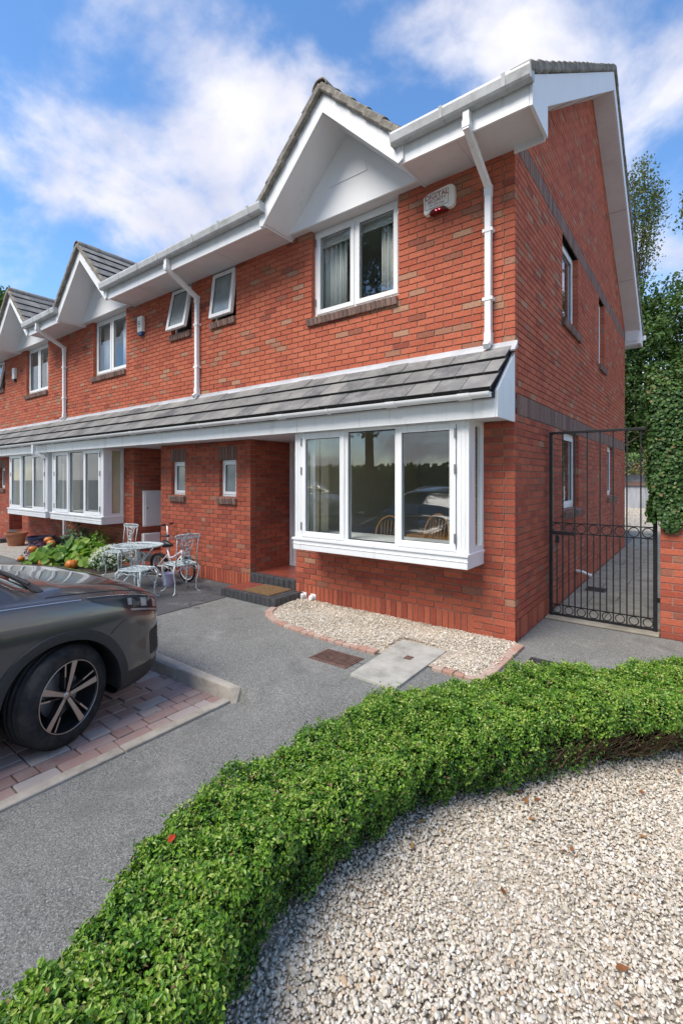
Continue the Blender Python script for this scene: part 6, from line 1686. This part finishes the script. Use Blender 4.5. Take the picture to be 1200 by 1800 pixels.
for sy in (-1, 1): MB().tube([(-.03, sy * .05, .22), (-.03 + sy * .06, sy * .06, .22 - sy * .07), (-.03 + sy * .06, sy * .11, .22 - sy * .07)], .008, 6).build('pedal', 'black_plastic', B)
B.location = (-5.60, -0.34, .004); B.rotation_euler = (R(4), 0, R(4))
S = empty('kick_scooter', (0, 0, 0), 'kick scooter with black T handle propped in the porch corner', 'scooter')
MB().box(-.40, .12, -.055, .055, .075, .095).build('deck', 'black_plastic', S, bevel=.01)
for x in (.22, -.44):
    M = Matrix.Translation((x, 0, .06)) @ Matrix.Rotation(R(90), 4, 'X'); MB().lathe([(0, -.014), (.055, -.014), (.06, 0), (.055, .014), (0, .014)], 20, M).build('wheel', 'tyre_rubber', S, smooth=True)
MB().tube([(.22, 0, .07), (.19, 0, .14), (.16, 0, .55), (.14, 0, .90)], [.018, .018, .015, .014], 9).build('stem', 'chrome', S, smooth=True)
MB().tube([(.10, 0, .085), (.19, 0, .13)], .016, 8).build('neck', 'black_plastic', S)
MB().tube([(.14, -.17, .90), (.14, .17, .90)], .011, 8).build('handlebar', 'chrome', S)
for sy in (-1, 1): MB().tube([(.14, sy * .08, .90), (.14, sy * .20, .90)], .017, 8).build('grip', 'black_plastic', S)
S.location = (-6.12, -.28, .004); S.rotation_euler = (0, 0, R(30))
U = empty('bucket', (-5.30, -.64, .004), 'pale lilac plastic bucket behind the garden chair', 'bucket'); M = Matrix.Translation((-5.30, -.64, .004))
MB().lathe([(0, 0), (.075, 0), (.105, .19), (.110, .19), (.110, .182), (.098, .17), (.070, .012), (0, .012)], 28, M).build('body', 'bucket_plastic', U, smooth=False)
MB().tube([(-5.30 + .105 * math.cos(a_), -.64 - .03 * math.sin(a_), .19 - .085 * math.sin(a_)) for a_ in [math.pi * i / 12 for i in range(13)]], .003, 5).build('handle', 'chrome', U)

# ------------------------------------------------------------------ alarm boxes, cabinets, mat, caps
def text(body, size, loc, rot, mat, parent, name='lettering', sx=1.0, bold=0.0):
    cu = bpy.data.curves.new(name, 'FONT'); cu.body = body; cu.size = size; cu.align_x = 'CENTER'; cu.align_y = 'CENTER'; cu.extrude = .0006; cu.offset = bold
    t_ = bpy.data.objects.new('tmp', cu); COL.objects.link(t_)
    me = bpy.data.meshes.new_from_object(t_.evaluated_get(bpy.context.evaluated_depsgraph_get()))
    bpy.data.objects.remove(t_)
    me.materials.clear(); me.materials.append(MATS[mat]); o = bpy.data.objects.new(name, me); link(o, parent, loc); o.rotation_euler = rot; o.scale = (sx, 1, 1); return o
simple('alarm_case', (0.78, 0.77, 0.70), 0.4, var=0.03)
simple('print_red', (0.28, 0.06, 0.06), 0.6, var=0.05)
simple('print_blue', (0.03, 0.06, 0.18), 0.5, var=0.05)
k = NT('red_lens', 0.12, spec=0.6); k.col((0.16, 0.008, 0.012))
k = NT('red_led', 0.3); k.col((0.9, 0.1, 0.12)); k.b.inputs['Emission Color'].default_value = (1, .12, .15, 1); k.b.inputs['Emission Strength'].default_value = 3
al = empty('alarm_box', (-0.835, 0, 4.88), 'white bell box with red print DIGITAL SECURITY on the end house', 'alarm box', 'burglar alarm boxes')
ax, az = -0.835, 4.895
pts = [(-.185, -.10), (-.175, -.125), (-.13, -.128), (-.09, -.085), (.06, -.085), (.11, -.125), (.165, -.12), (.188, -.09), (.195, .0), (.188, .10), (.165, .125), (.12, .132), (-.13, .112), (-.175, .10), (-.19, .07)]
MB().prism([(ax + x, -.075, az + z) for x, z in pts], (0, .075, 0)).build('case', 'alarm_case', al, bevel=.014)
MB().prism([(ax + x, -.070, az + z) for x, z in [(-.12, -.13), (-.085, -.086), (.055, -.086), (.10, -.13)]], (0, .06, 0)).build('lens', 'red_lens', al, bevel=.006)
for dx in (-.03, .01): MB().box(ax + dx - .006, ax + dx + .006, -.073, -.069, az - .112, az - .102).build('led', 'red_led', al)
yb_ = -.0764
for (p, q, r_, s_) in ((-.165, .125, .093, .097), (-.165, .125, -.075, -.071), (-.165, -.161, -.071, .093), (.121, .125, -.071, .093)): MB().box(ax + p, ax + q, yb_ - .0004, yb_ + .001, az + r_, az + s_).build('print_border', 'print_red', al)
text('DIGITAL', .078, (ax - .02, yb_, az + .056), (R(90), 0, 0), 'print_red', al, bold=.0012)
text('SECURITY', .052, (ax - .02, yb_, az + .002), (R(90), 0, 0), 'print_red', al, bold=.0006)
text('PH. 679 1266', .033, (ax - .02, yb_, az - .042), (R(90), 0, 0), 'print_red', al)
for x, z, lab, tx_ in ((-7.17, 4.70, 'narrow white and navy alarm box on the middle house', True), (-13.75, 4.62, 'narrow white alarm box on the farthest house', False)):
    a_ = empty('alarm_box', (x, 0, z), lab, 'alarm box', 'burglar alarm boxes')
    MB().prism([(x - .085, -.07, z - .12), (x + .085, -.07, z - .12), (x + .088, -.07, z + .17), (x + .07, -.07, z + .185), (x - .07, -.07, z + .185), (x - .088, -.07, z + .17)], (0, .07, 0)).build('case', 'alarm_case', a_, bevel=.01)
    MB().prism([(x - .085, -.068, z - .122), (x + .085, -.068, z - .122), (x + .06, -.068, z - .185), (x - .06, -.068, z - .185)], (0, .068, 0)).build('lens', 'print_blue' if tx_ else 'black_plastic', a_, bevel=.006)
    if tx_:
        for p, q, r_, s_ in ((-.06, .03, .07, .085), (-.05, -.02, .02, .05), (.0, .03, .02, .05), (-.06, .03, -.025, -.010)): MB().box(x + p, x + q, -.0715, -.0695, z + r_, z + s_).build('print_mark', 'print_blue', a_)
mcb = empty('meter_cabinet', (-7.5, .38, .75), 'white meter cabinet on the porch wall of the middle house', 'cabinet')
MB().box(-7.5, -7.43, .18, .58, .74, 1.47).build('case', 'white_pvc', mcb, bevel=.006)
MB().box(-7.43, -7.418, .21, .55, .77, 1.44).build('door', 'white_board', mcb, bevel=.003)
MB().box(-7.418, -7.41, .235, .255, 1.10, 1.13).build('lock', 'black_plastic', mcb)
mb2 = empty('gas_cabinet', (-7.5, .34, .40), 'small white box low on the porch wall below the meter cabinet', 'cabinet')
MB().box(-7.5, -7.40, .16, .52, .36, .60).build('case', 'white_pvc', mb2, bevel=.006); MB().box(-7.40, -7.392, .18, .50, .38, .58).build('door', 'white_board', mb2, bevel=.003)
a_, b_ = H1['mat_at']
mt = empty('door_mat', ((a_ + b_) / 2, -.25, .12), 'brown ribbed coir mat on the lower doorstep of the end house', 'door mat')
MB().box(a_ + .01, b_ - .01, -.475, -.035, .112, .126).build('mat_base', 'coir_mat', mt)
for i in range(14): piece('rib', (b_ - a_ - .05, .014, .008), 'coir_mat', .5, ((a_ + b_) / 2, -.455 + i * .031, .129), (0, 0, 0), mt, .003)
for H_ in (H2, H3):
    a_, b_ = H_['mat_at']; st_ = [c for c in H_.children if c.name.startswith('doorstep')][0]
    for i in range(6):
        for j in range(4): piece('tile', ((b_ - a_) / 6 - .008, .105, .012), 'red_tile', random.random(), (a_ + (i + .5) * (b_ - a_) / 6, -.427 + .113 * j, .1135), (0, 0, 0), st_, .003)
for H_ in (H1, H2, H3): del H_['mat_at']
for x, lab in ((-2.93, 'white plastic vent cap by the doorstep, the left one'), (-2.76, 'white plastic vent cap on the gravel wall, the right one')):
    c_ = empty('vent_cap', (x, -.03, .05), lab, 'vent cap', 'white caps beside the doorstep')
    MB().lathe([(0, .035), (.03, .035), (.038, .02), (.038, -.03), (0, -.03)], 16, Matrix.Translation((x, -.045, .065)) @ Matrix.Rotation(R(90), 4, 'X')).build('cap', 'white_pvc', c_, smooth=False)
    MB().box(x - .045, x + .045, -.012, .0, .02, .11).build('cap_plate', 'white_pvc', c_)

# ------------------------------------------------------------------ inside the windows: curtains, chairs, table
def curtain(x0, x1, y, z0, z1, lab, folds=7, amp=.03, mat='curtain_cloth'):
    c_ = empty('curtain', ((x0 + x1) / 2, y, z0), lab, 'curtain'); m = MB(); n = folds * 8
    row = [(x0 + (x1 - x0) * i / n, y + amp * math.sin(2 * math.pi * i / 8) + .01 * math.sin(i * .9)) for i in range(n + 1)]
    for i in range(n): m.poly([(row[i][0], row[i][1], z0), (row[i + 1][0], row[i + 1][1], z0), (row[i + 1][0], row[i + 1][1], z1), (row[i][0], row[i][1], z1)])
    o = m.build('cloth', mat, c_, smooth=True); so_ = o.modifiers.new('thick', 'SOLIDIFY'); so_.thickness = .004
    MB().tube([(x0 - .03, y, z1 + .01), (x1 + .03, y, z1 + .01)], .012, 8).build('rail', 'white_pvc', c_, smooth=True)
curtain(-2.98, -2.36, .26, 3.98, 5.16, 'white pleated curtain in the left half of the bedroom window')
curtain(-1.80, -1.54, .26, 3.98, 5.16, 'narrow white curtain at the right edge of the bedroom window', 4)
curtain(-9.18, -8.75, .24, 3.98, 5.10, 'white net curtain, left one in the bedroom window of the middle house', 5)
curtain(-8.35, -7.82, .24, 3.98, 5.10, 'white net curtain, right one in the bedroom window of the middle house', 6)
curtain(-12.3, -11.62, .24, 3.98, 4.95, 'white net curtain in the bedroom window of the farthest house', 6)
curtain(-2.58, -2.50, -.28, .99, 2.30, 'thin cream curtain edge inside the bay window of the end house', 2, .015)
curtain(-12.7, -10.8, .15, .99, 2.30, 'pale net curtain across the bay of the farthest house', 16)
bl = empty('roller_blind', (-2.1, .2, 5.05), 'short pale roller blind at the top of the bedroom window', 'blind'); MB().box(-2.98, -1.46, .19, .20, 5.02, 5.19).build('cloth', 'roller_blind', bl); MB().box(-2.98, -1.46, .186, .204, 5.005, 5.02).build('bar', 'white_pvc', bl)
def dining_chair(lab, loc, rz):
    T = empty('dining_chair', (0, 0, 0), lab, 'chair', 'wooden chairs behind the bay window'); W_ = 'chair_wood'
    MB().lathe([(0, .44), (.19, .435), (.20, .42), (.18, .405), (0, .40)], 28, Matrix.Diagonal((1.05, 1, 1, 1))).build('seat', W_, T, smooth=False)
    hp_ = [(-.19, .14, .44), (-.205, .18, .62), (-.185, .22, .82), (-.10, .245, .95), (0, .25, .985), (.10, .245, .95), (.185, .22, .82), (.205, .18, .62), (.19, .14, .44)]
    f = [pchip(range(9), [p[i] for p in hp_]) for i in range(3)]
    MB().tube([tuple(float(g(t_)) for g in f) for t_ in np.linspace(0, 8, 40)], .013, 8).build('hoop', W_, T, smooth=True)
    for i in range(6):
        x = -.125 + .05 * i; zt = .93 - 1.8 * x * x * 1.5; MB().tube([(x * .8, .15, .43), (x, .235, zt)], .006, 6).build('spindle', W_, T)
    for sx, sy in ((-1, -1), (1, -1), (-1, 1), (1, 1)): MB().tube([(sx * .12, sy * .12, .41), (sx * .15, sy * .15, 0)], [.016, .012], 8).build('leg', W_, T, smooth=True)
    T.location = loc; T.rotation_euler = (0, 0, rz)
dining_chair('wooden hoop back chair behind the middle pane of the bay', (-1.83, .33, .22), R(8))
dining_chair('wooden hoop back chair behind the right pane of the bay, fully seen', (-1.20, .33, .28), R(-14))
dining_chair('wooden hoop back chair cut off by the right edge of the bay', (-.78, .33, .22), R(-60))
dt = empty('dining_table', (-1.0, .85, .22), 'brown wooden dining table between the chairs in the bay', 'table')
MB().box(-1.65, -.45, .62, 1.4, .93, .965).build('top', 'chair_wood', dt, bevel=.006)
for sx, sy in ((-1.58, .69), (-.52, .69), (-1.58, 1.33), (-.52, 1.33)): MB().box(sx - .03, sx + .03, sy - .03, sy + .03, .22, .929).build('leg', 'chair_wood', dt)
